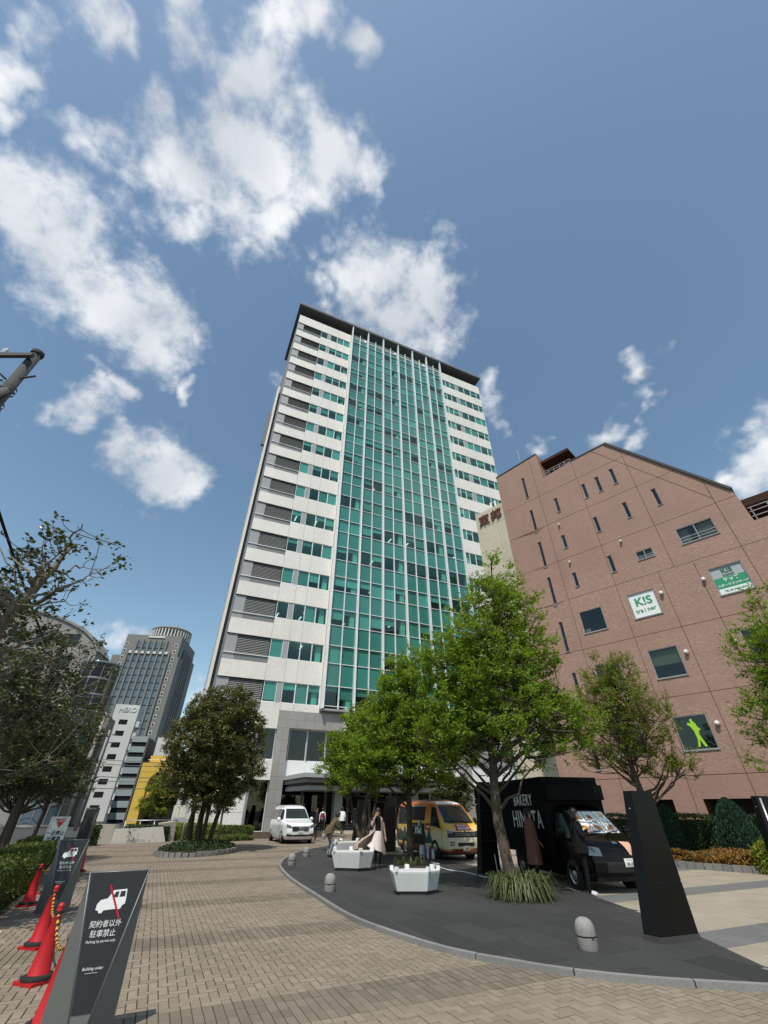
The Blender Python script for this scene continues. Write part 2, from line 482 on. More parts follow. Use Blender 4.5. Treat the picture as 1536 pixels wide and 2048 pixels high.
keep &= (Y > 1.0) & (np.abs(X) < 1.1 * Y + 4)
pv = pv[keep]; X = X[keep]; Y = Y[keep]
rg = np.random.default_rng(5)
zt = rg.normal(0, .0012, len(pv))
seen = (Y > 5.7) & (X > -.66 * Y) & (X < .62 * Y) & ~((X < -.36 * Y) & (Y < 7.6))
order = np.argsort(np.where(seen, np.hypot(X, Y), 1e9))
near = np.zeros(len(pv), bool); near[order[:300]] = True
def piece_mesh(a, b, m, name):
    e = .0025
    mb = MB()
    vs = [(-a + e, -b + e, 0), (a - e, -b + e, 0), (a - e, b - e, 0), (-a + e, b - e, 0), (-a, -b, -e), (a, -b, -e), (a, b, -e), (-a, b, -e), (-a, -b, -.03), (a, -b, -.03), (a, b, -.03), (-a, b, -.03)]
    fs = [(0, 1, 2, 3)] + [(4 + i, 4 + (i + 1) % 4, (i + 1) % 4, i) for i in range(4)] + [(8 + i, 8 + (i + 1) % 4, 4 + (i + 1) % 4, 4 + i) for i in range(4)]
    return mb.add(vs, fs).mesh(name, m)
pm = {}
for r_, z in zip(pv[near], zt[near]):
    key = (r_[2], r_[3], r_[4])
    if key not in pm: pm[key] = piece_mesh(r_[2] * U / 2 - J, r_[3] * U / 2 - J, m_paver_d if r_[4] else m_paver, 'paver')
    o = put('paver', pm[key], paving, ((r_[0] + r_[2] / 2) * U, (r_[1] + r_[3] / 2) * U, z))
def field(name, pv, z, unit, jo, m_pair, parent):
    """many small pieces joined into one mesh: chamfered tops with open joints"""
    n = len(pv); e = .0025
    cx = (pv[:, 0] + pv[:, 2] / 2) * unit; cy = (pv[:, 1] + pv[:, 3] / 2) * unit
    a = pv[:, 2] * unit / 2 - jo; b = pv[:, 3] * unit / 2 - jo
    V = np.zeros((n, 8, 3))
    for k, (sx, sy) in enumerate(((-1, -1), (1, -1), (1, 1), (-1, 1))):
        V[:, k, 0] = cx + sx * (a - e); V[:, k, 1] = cy + sy * (b - e); V[:, k, 2] = z
        V[:, 4 + k, 0] = cx + sx * a; V[:, 4 + k, 1] = cy + sy * b; V[:, 4 + k, 2] = z - .02
    F = np.array([(0, 1, 2, 3), (4, 5, 1, 0), (5, 6, 2, 1), (6, 7, 3, 2), (7, 4, 0, 3)])
    Q = (np.arange(n)[:, None, None] * 8 + F[None]).reshape(-1, 4)
    me = npmesh(name, V.reshape(-1, 3), Q, m_pair, np.repeat(pv[:, 4].astype(int), 5), np.repeat(rg.random(n), 5))
    return put(name, me, parent, kind='stuff')
field('paver_field', pv[~near], zt[~near], U, J, [m_paver, m_paver_d], paving)

# ---- light granite plaza with grey bands
plaza_poly = [toSW(*p) for p in PLAZA]
plaza = structure(MB().prism(PLAZA if parea(PLAZA) > 0 else PLAZA[::-1], -.05, -.004).build('plaza', m_joint))
ps = []
tw = .42
j = -4
w = 9.0 - 3.3 * 6
while w < 36:
    for (w0, w1, d_) in [(w, w + .4, 1), (w + .4, w + .8, 1)] + [(w + .8 + 2.5 / 6 * q, w + .8 + 2.5 / 6 * (q + 1), 0) for q in range(6)]:
        for i in range(-8, 52):
            ps.append((i * tw, w0, tw, w1 - w0, d_))
    w += 3.3
ps = np.array(ps)
cs_ = ps[:, 0] + ps[:, 2] / 2; cw_ = ps[:, 1] + ps[:, 3] / 2
PX = cs_ * GD[0] + cw_ * GN[0]; PY = cs_ * GD[1] + cw_ * GN[1]
keep = np_inpoly(PX, PY, PLAZA)
ps = ps[keep]; PX = PX[keep]; PY = PY[keep]
zt = rg.normal(.003, .0008, len(ps))
seen = (PX < .64 * PY) & (PX > .15 * PY) & (PX > 4.6)
order = np.argsort(np.where(seen, np.hypot(PX, PY), 1e9))
near = np.zeros(len(ps), bool); near[order[:220]] = True
slab_root = plaza
pm = {}
for r_, z, x, y in zip(ps[near], zt[near], PX[near], PY[near]):
    key = (round(r_[3], 3), r_[4])
    if key not in pm: pm[key] = piece_mesh(r_[2] / 2 - .003, r_[3] / 2 - .003, m_plaza_d if r_[4] else m_plaza, 'plaza_slab')
    put('plaza_slab', pm[key], plaza, (x, y, z), GA)
o = field('plaza_slab_field', ps[~near], zt[~near], 1.0, .003, [m_plaza, m_plaza_d], plaza)
o.rotation_euler = (0, 0, GA)

# ---- raised dark island with slate slabs and a granite kerb
IZ = .05
island = structure(MB().prism(ISLAND, -.05, IZ - .003).build('paved_island', m_island_joint))
TS, TW = .6, 1.2
isl_sw = [toSW(*p) for p in ISLAND]
for i in range(-14, 26):
    for j in range(2, 30):
        off = .6 * (i % 2)
        c = [(i * TS + .006, j * TW + off + .004), ((i + 1) * TS - .006, j * TW + off + .004), ((i + 1) * TS - .006, (j + 1) * TW + off - .004), (i * TS + .006, (j + 1) * TW + off - .004)]
        p = clip_poly(isl_sw, c)
        if len(p) >= 3 and abs(parea(p)) > .02:
            q = [p[0]]
            for a in p[1:]:
                if math.dist(a, q[-1]) > .004: q.append(a)
            if len(q) >= 3:
                MB().prism(q, -.02, IZ + random.uniform(-.0007, .0007)).build('slab', m_island, island, rz=GA)
acc = 0; cur = [KERB[0]]
def kerb_stone(pts):
    L = []; Rr = []
    for k, p in enumerate(pts):
        a = pts[max(k - 1, 0)]; b = pts[min(k + 1, len(pts) - 1)]
        d = Vector((b[0] - a[0], b[1] - a[1])).normalized(); n = Vector((-d.y, d.x))
        if k == 0: p = (p[0] + d.x * .006, p[1] + d.y * .006)
        if k == len(pts) - 1: p = (p[0] - d.x * .006, p[1] - d.y * .006)
        L.append((p[0] - n.x * .005, p[1] - n.y * .005)); Rr.append((p[0] + n.x * .08, p[1] + n.y * .08))
    poly = L + Rr[::-1]
    if parea(poly) < 0: poly = poly[::-1]
    MB().prism(poly, -.05, .058).build('kerb_stone', m_kerb, island)
for k in range(1, len(KERB)):
    cur.append(KERB[k]); acc += math.dist(KERB[k], KERB[k - 1])
    if acc > .95 or k == len(KERB) - 1:
        kerb_stone(cur); cur = [KERB[k]]; acc = 0
# ---------------------------------------------------------------- the office tower
TO = SW(10.5, 49.0)
def tile_mat(name, col, mortar, sx, sz, var=.06, n1=(.25, .10), streak=None, rough=.6, frame=GA):
    """fine wall tiles, laid on the vertical faces of a building turned by `frame`"""
    m = mat(name, col, rough, .35, n1=n1, streak=streak)
    ns, ls = m.node_tree.nodes, m.node_tree.links
    b = ns['Principled BSDF']
    geo = ns.new('ShaderNodeNewGeometry'); mp = ns.new('ShaderNodeMapping'); mp.vector_type = 'POINT'
    ls.new(geo.outputs['Position'], mp.inputs['Vector']); mp.inputs['Rotation'].default_value = (0, 0, -frame)
    sp = ns.new('ShaderNodeSeparateXYZ'); ls.new(mp.outputs[0], sp.inputs[0])
    cb = ns.new('ShaderNodeCombineXYZ')
    ad = ns.new('ShaderNodeMath'); ad.operation = 'ADD'; ls.new(sp.outputs[0], ad.inputs[0]); ls.new(sp.outputs[1], ad.inputs[1])
    ls.new(ad.outputs[0], cb.inputs[0]); ls.new(sp.outputs[2], cb.inputs[1])
    br = ns.new('ShaderNodeTexBrick'); ls.new(cb.outputs[0], br.inputs['Vector'])
    br.inputs['Scale'].default_value = 1; br.inputs['Brick Width'].default_value = sx; br.inputs['Row Height'].default_value = sz
    br.inputs['Mortar Size'].default_value = .006; br.inputs['Mortar Smooth'].default_value = .3
    br.inputs['Color1'].default_value = (1 - var, 1 - var, 1 - var, 1); br.inputs['Color2'].default_value = (1 + var, 1 + var, 1 + var, 1)
    br.inputs['Mortar'].default_value = (mortar, mortar, mortar, 1)
    mx = ns.new('ShaderNodeVectorMath'); mx.operation = 'MULTIPLY'
    src = b.inputs['Base Color'].links[0].from_socket if b.inputs['Base Color'].links else None
    if src is not None: ls.new(src, mx.inputs[0])
    else: mx.inputs[0].default_value = col
    ls.new(br.outputs['Color'], mx.inputs[1]); ls.new(mx.outputs[0], b.inputs['Base Color'])
    bp = ns.new('ShaderNodeBump'); bp.inputs['Strength'].default_value = .25; bp.inputs['Distance'].default_value = .004; bp.invert = True
    ls.new(br.outputs['Fac'], bp.inputs['Height']); ls.new(bp.outputs[0], b.inputs['Normal'])
    return m
m_wtile = tile_mat('white_wall_tile', (.80, .765, .705), .72, .24, .07, .07, (.18, .12), streak=(.9, .07))
m_white_metal = mat('white_aluminium', (.78, .79, .79), .4, .5, metal=.0, n1=(.5, .08))
m_grey_panel = mat('grey_aluminium_panel', (.33, .335, .34), .45, .5, n1=(.8, .08), streak=(1.2, .08))
m_louvre = mat('louvre_grey', (.20, .20, .20), .5, .4, n1=(1, .1))
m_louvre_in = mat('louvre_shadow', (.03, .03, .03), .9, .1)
m_granite = mat('grey_granite', (.315, .30, .285), .5, .4, n1=(.6, .12), n2=(45, .35), rnd=.06)
m_soffit = mat('dark_soffit', (.15, .155, .165), .6, .3, n1=(.4, .15))
m_int_dark = mat('interior_dark', (.30, .31, .31), .9, .1)
m_ceiling = mat('office_ceiling', (.75, .75, .73), .9, .1)
m_column = mat('painted_column', (.72, .72, .68), .8, .2)
m_blind = mat('roller_blind', (.50, .53, .52), .8, .2, rnd=.35)
m_lamp = mat('ceiling_lamp', (.9, .9, .9), .5, .2, emit=((1, .97, .9), 1.4))
m_teal = glass_mat('teal_glass', (.60, .85, .81), .07, gtint=(.62, .86, .82))
m_teal_side = glass_mat('teal_glass_pale', (.60, .85, .81), .07, gtint=(.62, .86, .82))
m_spandrel = mat('teal_spandrel_glass', (.042, .205, .172), .12, .6, coat=.3, n1=(.35, .10), rnd=.12)
m_dark_glass = glass_mat('dark_glass', (.30, .34, .34), .06)
m_steel = mat('dark_steel', (.11, .11, .115), .45, .5, metal=.6)
m_silver = mat('brushed_metal', (.42, .43, .44), .38, .5, metal=.7)

tower = thing('office_tower', 'tall white tiled office tower with a green glass curtain wall and grey louvres', 'tower', (TO[0], TO[1], 0), GA)
FH, Z0 = 4.717, 13.35
NF = 16
S0, S1 = -8.0, 37.3
CL, CR, CB = 3.7, 25.9, (25.9 - 3.7) / 6
MB().box(S0 + .3, S1 - .3, 9, 30, 0, 86.9).build('core_wall', m_int_dark, tower)
for k in range(-1, NF):
    z = Z0 + k * FH
    MB().box(S0 + .25, S1 - .25, .45, 9, z + .12, z + 2.2, 0).build('floor_slab', m_ceiling, tower)
for k in range(NF):
    z = Z0 + k * FH
    rr = random.Random(40 + k)
    for s in np.arange(-2, 36, 3.1):
        for q in range(2):
            if rr.random() < (.28 if k < 6 else .12): MB().box(s - .07, s + .07, 1.6 + q * 2.6, 2.9 + q * 2.6, z + .06, z + .115).build('ceiling_lamp', m_lamp, tower)
for s in (6.85, 14.25, 21.65, 2.9, 27.2, 36.6):
    MB().box(s - .33, s + .33, (-.2 if 3 < s < 26 else .42), 1.0, 8.8, 86.8).build('column', m_column, tower)

# curtain wall
GY = -.36
for c in range(6 * 2):
    pass
pane_v = MB().box(-.5, .5, -.012, .012, -.5, .5).mesh('curtain_pane', m_teal)
pane_s = MB().box(-.5, .5, -.012, .012, -.5, .5).mesh('spandrel_pane', m_spandrel)
blind_me = MB().box(-.5, .5, -.01, .01, -1, 0).mesh('blind', m_blind)
rr = random.Random(12)
floor_mood = [rr.random() for _ in range(NF)]
bay_mood = {}
for k in range(NF):
    zt_ = Z0 + k * FH; zb = zt_ - 2.15
    for c in range(12):
        sc = CL + (c + .5) * CB / 2
        wd = CB / 2
        put('curtain_pane', pane_v, tower, (sc, GY, (zt_ + zb) / 2), rot=(rr.gauss(0, .004), 0, rr.gauss(0, .006)), scale=(wd - .03, 1, 2.15 - .03))
        put('spandrel_pane', pane_s, tower, (sc, GY, zt_ + (FH - 2.15) / 2 if k < NF - 1 else zt_ + .7), rot=(rr.gauss(0, .003), 0, rr.gauss(0, .005)), scale=(wd - .03, 1, FH - 2.15 - .03 if k < NF - 1 else 1.37))
        if c % 2 == 0: bay_mood[c] = rr.random()
        md = .55 * bay_mood[c - c % 2] + .45 * floor_mood[k] + rr.uniform(-.12, .12)
        col_here = c in (1, 5, 9)
        h = 0
        if md > .56: h = 2.1
        elif md > .27: h = rr.choice((.5, .8, 1.0, 1.3, 1.6))
        if h: put('blind', blind_me, tower, (sc, -.27, zt_ - .02), scale=(wd - .12, 1, h))
for i in range(7):
    s = CL + i * CB
    MB().box(s - .11, s + .11, -.80, -.30, 10.9, 89.45).build('fin', m_white_metal, tower)
    if i < 6:
        MB().box(s + CB / 2 - .05, s + CB / 2 + .05, -.60, -.31, 10.9, 87.3).build('mullion', m_white_metal, tower)
for k in range(NF):
    for z in (Z0 + k * FH, Z0 + k * FH - 2.15):
        MB().box(CL + .11, CR - .11, -.47, -.375, z - .035, z + .035).build('transom', m_white_metal, tower)
MB().box(CL - .05, CR + .05, -.55, .45, 10.72, 10.92).build('bay_soffit', m_grey_panel, tower)
MB().box(CL + .11, CR - .11, -.46, -.3, 85.55, 85.75).box(CL + .11, CR - .11, -.55, -.47, 86.25, 86.33).build('top_rail', m_white_metal, tower)
MB().box(CL, CR, .75, .8, 85.6, 89.5).build('top_floor_glazing', m_spandrel, tower)
MB().box(CL - .11, CR + .11, -.30, .7, 85.55, 85.7).build('top_ledge', m_soffit, tower)
for s in (CL, CR):
    MB().box(s - .1, s + .1, -.30, .44, 10.93, 86.9).build('bay_side', m_wtile, tower)

# the white strips left and right of the curtain wall
def panel(s0, s1, z0, z1, m=None, y0=0.0, y1=.3, name='wall_panel'):
    MB().box(s0 + .012, s1 - .012, y0, y1, z0 + .012, z1 - .012).build(name, m or m_wtile, tower)
def win(s0, s1, z0, z1, y=.10, m=None, blind=None, name='window'):
    """window: white frame with its pane one level below"""
    f = MB(); t = .055
    f.box(s0, s1, y - .05, y + .12, z0, z0 + t); f.box(s0, s1, y - .05, y + .12, z1 - t, z1)
    f.box(s0, s0 + t, y - .047, y + .117, z0 + t, z1 - t); f.box(s1 - t, s1, y - .047, y + .117, z0 + t, z1 - t)
    fo = f.build(name, m_white_metal, tower)
    p = MB().box(s0 + t, s1 - t, y, y + .02, z0 + t, z1 - t).build('pane', m or m_teal_side, fo)
    if blind: MB().box(s0 + .03, s1 - .03, y + .07, y + .085, z1 - blind * (z1 - z0), z1 - .06).build('blind', m_blind, fo)
rr = random.Random(5)
for k in range(NF):
    zt_ = Z0 + k * FH; zb = zt_ - 2.15
    zn = zt_ + FH - 2.15 if k < NF - 1 else 86.9
    # louvre bay
    panel(S0, -6.75, zb, zt_, m_grey_panel, .14, .3, 'grey_panel')
    lv = MB().box(-6.74, -3.08, .32, .34, zb, zt_, 1)
    for q in range(11):
        z = zb + .1 + q * (2.15 - .1) / 11
        lv.rbox((-4.91, .20, z + .06), (3.62, .03, .115), 0, 0, rx=R(-28))
    for s in (-5.85, -4.95, -4.05): lv.box(s - .02, s + .02, .24, .27, zb, zt_)
    lv.build('louvre', [m_louvre, m_louvre_in], tower)
    MB().box(S0 - .02, -3.02, -.05, .2, zb - .075, zb).build('sill_bar', m_white_metal, tower)
    panel(S0, -6.75, zb - .72, zb - .08, m_grey_panel, .05, .3, 'grey_panel'); panel(-6.75, -3.05, zb - .72, zb - .08, m_louvre, .05, .3, 'grey_panel')
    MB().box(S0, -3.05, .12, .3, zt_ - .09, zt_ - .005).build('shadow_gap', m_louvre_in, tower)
    if k < NF - 1: panel(S0, -3.03, zt_, zn - .73)
    else: panel(S0, -3.03, zt_, zn)
    # windows next to it
    bl = lambda: rr.choice((None, None, .35, .6, .9, .98))
    win(-2.98, -1.54, zb, zt_, blind=bl())
    panel(-1.54, -.92, zb, zt_, m_grey_panel, .06, .3, 'grey_panel')
    for a, b_ in ((-.92, .56), (.56, 1.98), (1.98, 3.42)): win(a, b_, zb, zt_, blind=bl())
    for a, b_ in ((-3.03, -.9), (-.9, .57), (.57, 3.55)): panel(a, b_, zt_, zn)
    panel(3.42, 3.58, zb, zt_)
    # right strip
    for a, b_ in ((26.15, 27.41), (27.41, 28.65), (28.65, 30.1)): win(a, b_, zb, zt_, blind=bl())
    panel(30.1, 30.88, zb, zt_, m_grey_panel, .06, .3, 'grey_panel')
    for a, b_ in ((30.88, 32.55), (32.55, 34.4), (34.4, 36.1), (36.1, 37.28)): win(a, b_, zb, zt_, blind=bl())
    for a, b_ in ((26.02, 29.2), (29.2, 30.9), (30.9, 35.4), (35.4, S1)): panel(a, b_, zt_, zn)
# roof: a floating dark canopy above a recessed crown
MB().box(S0 + 1, S1 - 1, 3.2, 28, 86.9, 89.5).build('crown_wall', m_soffit, tower)
MB().box(S0 - .54, S1 + .4, -.9, 14, 89.5, 90.1).build('roof_canopy', m_soffit, tower)
MB().box(S0 - .58, S1 + .44, -.95, -.9, 89.9, 90.12).build('roof_edge', m_grey_panel, tower)
MB().box(S0, S1, .02, 30, 86.6, 86.9).build('parapet_cap', m_louvre, tower)
# left flank
MB().box(S0 + .001, S0 + .24, .31, 29, 0, 86.6).build('side_wall', m_louvre, tower)
MB().box(S0 - .14, S0, 1.6, 2.4, 0, 80).build('pilaster', m_louvre, tower)
MB().box(S0 - .72, S0 - .42, 4.0, 6.2, 0, 67).build('pilaster', m_wtile, tower); MB().box(S0 - .42, S0, 4.6, 6.2, 0, 66).build('recess_panel', m_soffit, tower)
MB().box(S0 - .76, S0 - .2, 6.2, 9, 0, 70).build('pilaster', m_grey_panel, tower)
MB().box(S0 - 1.28, S0 - .75, 5.7, 6.25, 53, 61.5).build('side_screen', m_soffit, tower)
MB().box(S0, S0 + .3, 28.9, 30, 0, 86.6).box(S1 - .3, S1, .31, 30, 0, 86.6).build('side_wall', m_wtile, tower)

# podium
panel(-3.03, -.9, 8.65, 11.2); panel(-2.9, -.9, 4.08, 5.84)
for a, b_ in ((-.9, .57), (.57, 3.55)): panel(a, b_, 10.44, 11.2)
for z0, z1 in ((0, 1.5), (1.5, 3.0), (3.0, 4.6), (8.7, 9.9), (9.9, 10.48)):
    panel(S0, -3.0, z0, z1)
for z0, z1 in ((4.65, 8.65),):
    lv = MB().box(S0 + .05, -3.08, .32, .34, z0, z1, 1)
    for q in range(20):
        lv.rbox(((S0 - 3.1) / 2, .20, z0 + .1 + q * .2), (4.8, .03, .12), 0, 0, rx=R(-28))
    lv.build('louvre', [m_louvre, m_louvre_in], tower)
win(-2.85, -.92, 5.84, 8.65, .25, m_dark_glass, .95)
win(-2.75, -.92, .02, 4.07, .5, m_dark_glass)
MB().box(-3.0, -2.78, -.05, .3, 0, 8.65).build('corner_post', m_silver, tower)
# granite pillars and beam, built of separate facing slabs
def granite(s0, s1, z0, z1, ns, nz, y=-.06, dep=.5):
    for i in range(ns):
        for j in range(nz):
            a = s0 + (s1 - s0) * i / ns; c = z0 + (z1 - z0) * j / nz
            MB().box(a + .008, a + (s1 - s0) / ns - .008, y, y + .05, c + .008, c + (z1 - z0) / nz - .008).build('granite_slab', m_granite, tower)
    MB().box(s0 + .01, s1 - .01, y + .03, y + dep, z0, z1).build('backing', m_int_dark, tower)
granite(-.9, .42, 0, 8.78, 2, 8); granite(21.7, 23.1, 0, 8.78, 1, 6); granite(-.9, 26.2, 8.78, 10.42, 27, 2)
MB().box(-.9, -.88, -.01, .9, 0, 8.7).box(.40, .42, -.01, .9, 0, 8.7).build('pillar_return', m_granite, tower)
# upper lobby glazing, white fascia, lobby
for i in range(10):
    a = .5 + i * 2.12
    win(a + (.0 if i else .1), a + 2.05, 5.82, 8.76, .5, m_dark_glass)
    MB().box(a + 2.05, a + 2.12, .25, .75, 5.82, 8.76).build('post', m_silver, tower)
MB().box(.44, 21.65, .30, .5, 4.3, 5.80).box(23.15, 34, .30, .5, 4.0, 5.80).build('white_fascia', m_white_metal, tower)
MB().box(23.15, 34, .45, .5, 5.8, 8.7).build('upper_glazing', m_int_dark, tower)
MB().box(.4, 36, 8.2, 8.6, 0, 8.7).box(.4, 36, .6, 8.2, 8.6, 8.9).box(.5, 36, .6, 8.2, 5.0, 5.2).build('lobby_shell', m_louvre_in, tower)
for i in range(8):
    a = .8 + i * 2.6
    win(a, a + 2.5, .16, 3.9, 3.2, m_dark_glass, name='lobby_window')
MB().box(27, 36, .3, .6, 0, 4.0).build('side_wing_wall', m_granite, tower)
for s in (5.1, 13.5): MB().box(s, s + .8, -2.6, -1.8, .15, 3.3).build('canopy_column', mat('pale_green_glass', (.30, .36, .33), .3, .5), tower)
# entrance canopy: stepped fascia
MB().prism([(.35, .28), (.95, -6), (16.6, -6), (17.4, .28)], 4.08, 4.42).build('canopy_roof', m_grey_panel, tower)
MB().prism([(.55, .28), (1.3, -5.5), (16.2, -5.5), (17.1, .28)], 3.72, 4.075).build('canopy_fascia', m_louvre, tower)
MB().prism([(.75, .28), (1.7, -5.0), (15.8, -5.0), (16.7, .28)], 3.16, 3.5).build('canopy_beam', m_grey_panel, tower)
MB().prism([(.9, .28), (1.9, -4.7), (15.6, -4.7), (16.5, .28)], 3.51, 3.715).build('canopy_soffit', m_soffit, tower)
MB().box(3.4, 22, -11.0, 8, -.02, .15).build('entrance_step', m_plaza, tower)
# ---------------------------------------------------------------- brick-tiled building on the right
BA = R(-45.5)
BO = (16.1, 27.6)
def bs(s): return s * 1.15
def bz(z): return 1.6 + (z - 1.6) * 1.15
def brick_mat(name, zones):
    m = tile_mat(name, (.325, .198, .152), .78, .24, .075, .07, (.5, .12), streak=(.8, .08), rough=.7, frame=BA)
    ns, ls = m.node_tree.nodes, m.node_tree.links
    b = ns['Principled BSDF']
    src = b.inputs['Base Color'].links[0].from_socket
    geo = ns.new('ShaderNodeNewGeometry'); sp = ns.new('ShaderNodeSeparateXYZ'); ls.new(geo.outputs['Position'], sp.inputs[0])
    # scattered pale tiles in horizontal zones of the lower storeys
    mp = ns.new('ShaderNodeMapping'); ls.new(geo.outputs['Position'], mp.inputs['Vector']); mp.inputs['Rotation'].default_value = (0, 0, -BA)
    mp2 = ns.new('ShaderNodeMapping'); ls.new(mp.outputs[0], mp2.inputs['Vector']); mp2.inputs['Scale'].default_value = (5, 5, 14); mp2.inputs['Rotation'].default_value = (0, R(16), 0)
    nz = ns.new('ShaderNodeTexNoise'); nz.inputs['Scale'].default_value = 1; nz.inputs['Detail'].default_value = 2; ls.new(mp2.outputs[0], nz.inputs['Vector'])
    mr = ns.new('ShaderNodeMapRange'); ls.new(nz.outputs['Fac'], mr.inputs[0]); mr.inputs[1].default_value = .52; mr.inputs[2].default_value = .64
    acc = None
    for z0, z1 in zones:
        a = ns.new('ShaderNodeMapRange'); ls.new(sp.outputs[2], a.inputs[0]); a.inputs[1].default_value = z0 - .15; a.inputs[2].default_value = z0 + .15
        c = ns.new('ShaderNodeMapRange'); ls.new(sp.outputs[2], c.inputs[0]); c.inputs[1].default_value = z1 + .15; c.inputs[2].default_value = z1 - .15
        p = ns.new('ShaderNodeMath'); p.operation = 'MULTIPLY'; ls.new(a.outputs[0], p.inputs[0]); ls.new(c.outputs[0], p.inputs[1])
        if acc is None: acc = p.outputs[0]
        else:
            mm = ns.new('ShaderNodeMath'); mm.operation = 'MAXIMUM'; ls.new(acc, mm.inputs[0]); ls.new(p.outputs[0], mm.inputs[1]); acc = mm.outputs[0]
    f = ns.new('ShaderNodeMath'); f.operation = 'MULTIPLY'; ls.new(mr.outputs[0], f.inputs[0]); ls.new(acc, f.inputs[1])
    f2 = ns.new('ShaderNodeMath'); f2.operation = 'MULTIPLY'; ls.new(f.outputs[0], f2.inputs[0]); f2.inputs[1].default_value = .5
    mx = ns.new('ShaderNodeMix'); mx.data_type = 'RGBA'; ls.new(f2.outputs[0], mx.inputs['Factor']); ls.new(src, mx.inputs['A'])
    mx.inputs['B'].default_value = (.45, .315, .25, 1)
    ls.new(mx.outputs['Result'], b.inputs['Base Color'])
    return m
m_brick = brick_mat('red_brown_tile', [(bz(10.4), bz(14.4)), (bz(6.9), bz(9.4)), (bz(3.2), bz(5.9))])
m_bjoint = mat('dark_panel_joint', (.055, .03, .024), .9, .1)
m_wframe = mat('grey_window_frame', (.26, .26, .26), .45, .5, n1=(2, .1))
m_wglass = glass_mat('clear_glass', (.60, .64, .63), .05)
m_room = mat('room_dark', (.06, .06, .06), .9, .1)
m_signwhite = mat('sign_white', (.74, .76, .74), .5, .4, n1=(1, .05))
m_signgreen = mat('sign_green', (.02, .26, .12), .5, .4)
m_redprint = mat('print_red', (.6, .03, .03), .5, .4)
m_lime = mat('lime_film', (.33, .62, .03), .5, .4)
m_vent = mat('vent_white', (.68, .68, .66), .4, .5)
m_slate = mat('roof_edge_dark', (.035, .035, .038), .5, .4)
brickb = thing('brick_building', 'red-brown tiled building with a sloping gable, small square windows and green shop signs', 'building', (BO[0], BO[1], 0), BA)
OUT = [(bs(-5.6), 0), (bs(11.5), 0), (bs(11.5), bz(14.2)), (bs(8.36), bz(14.2)), (bs(8.3), bz(15.9)), (bs(8.2), bz(16.4)), (bs(3.31), bz(23.6)), (bs(.72), bz(23.6)), (bs(-1.6), bz(23.35)), (bs(-1.65), bz(26.0)), (bs(-5.6), bz(25.75))]
# windows: s0,s1,z0,z1,kind
WIN = []
for z0, z1 in ((22.22, 24.33), (18.86, 20.96), (15.86, 18.0), (12.92, 15.04), (9.8, 11.75), (6.6, 8.5), (3.4, 5.3)): WIN.append((-3.40, -3.16, z0, z1, 'slit'))
for s0, z0, z1 in ((-1.34, 19.75, 21.03), (.84, 19.88, 21.14), (1.84, 19.91, 21.22), (2.9, 19.99, 21.31), (.82, 16.97, 18.17), (2.84, 17.12, 18.34), (4.68, 17.17, 18.45), (-1.62, 16.72, 17.78), (.82, 13.9, 15.07), (-1.64, 13.73, 14.76)):
    WIN.append((s0, s0 + .27, z0, z1, 'small'))
WIN += [(4.91, 6.76, 14.18, 15.22, 'slide'), (2.46, 3.40, 14.1, 14.68, 'slide'), (-1.95, -.5, 10.6, 12.02, 'plain'), (1.11, 2.6, 10.7, 12.2, 'sign1'), (5.43, 6.94, 10.79, 12.34, 'sign2'),
        (1.1, 2.58, 7.34, 8.86, 'blind'), (5.43, 6.94, 7.4, 8.95, 'plain'), (-1.95, -.5, 7.25, 8.7, 'blind2'), (1.08, 2.58, 3.98, 5.49, 'golf'), (-1.95, -.5, 3.98, 5.4, 'plain'), (5.43, 6.94, 4.0, 5.5, 'plain'),
        (1.11, 3.06, .35, 2.05, 'open'), (-1.5, -.15, .35, 2.05, 'open'), (4.6, 6.6, .35, 2.05, 'open')]
WIN = [(bs(a), bs(b_), bz(c), bz(d), k) for a, b_, c, d, k in WIN]
SJ = {}
VJ = [-5.6, -2.33, .74, 4.05, 7.3, 11.5]; HJ = [-10, 2.97, 6.41, 9.72, 13.05, 15.95, 19.1, 21.85, 40]
HJ = [bz(h) for h in HJ]; HJ[0] = 0
cells = []
for j in range(len(HJ) - 1):
    z0, z1 = HJ[j], HJ[j + 1]
    vs = [bs(v) for v in VJ]
    if j in (0, 1, 2, 3): vs = [bs(v) for v in (-5.6, -2.33, .74, 3.18, 5.0, 7.3, 11.5)]
    for i in range(len(vs) - 1): cells.append((vs[i], vs[i + 1], z0, z1))
G = .014
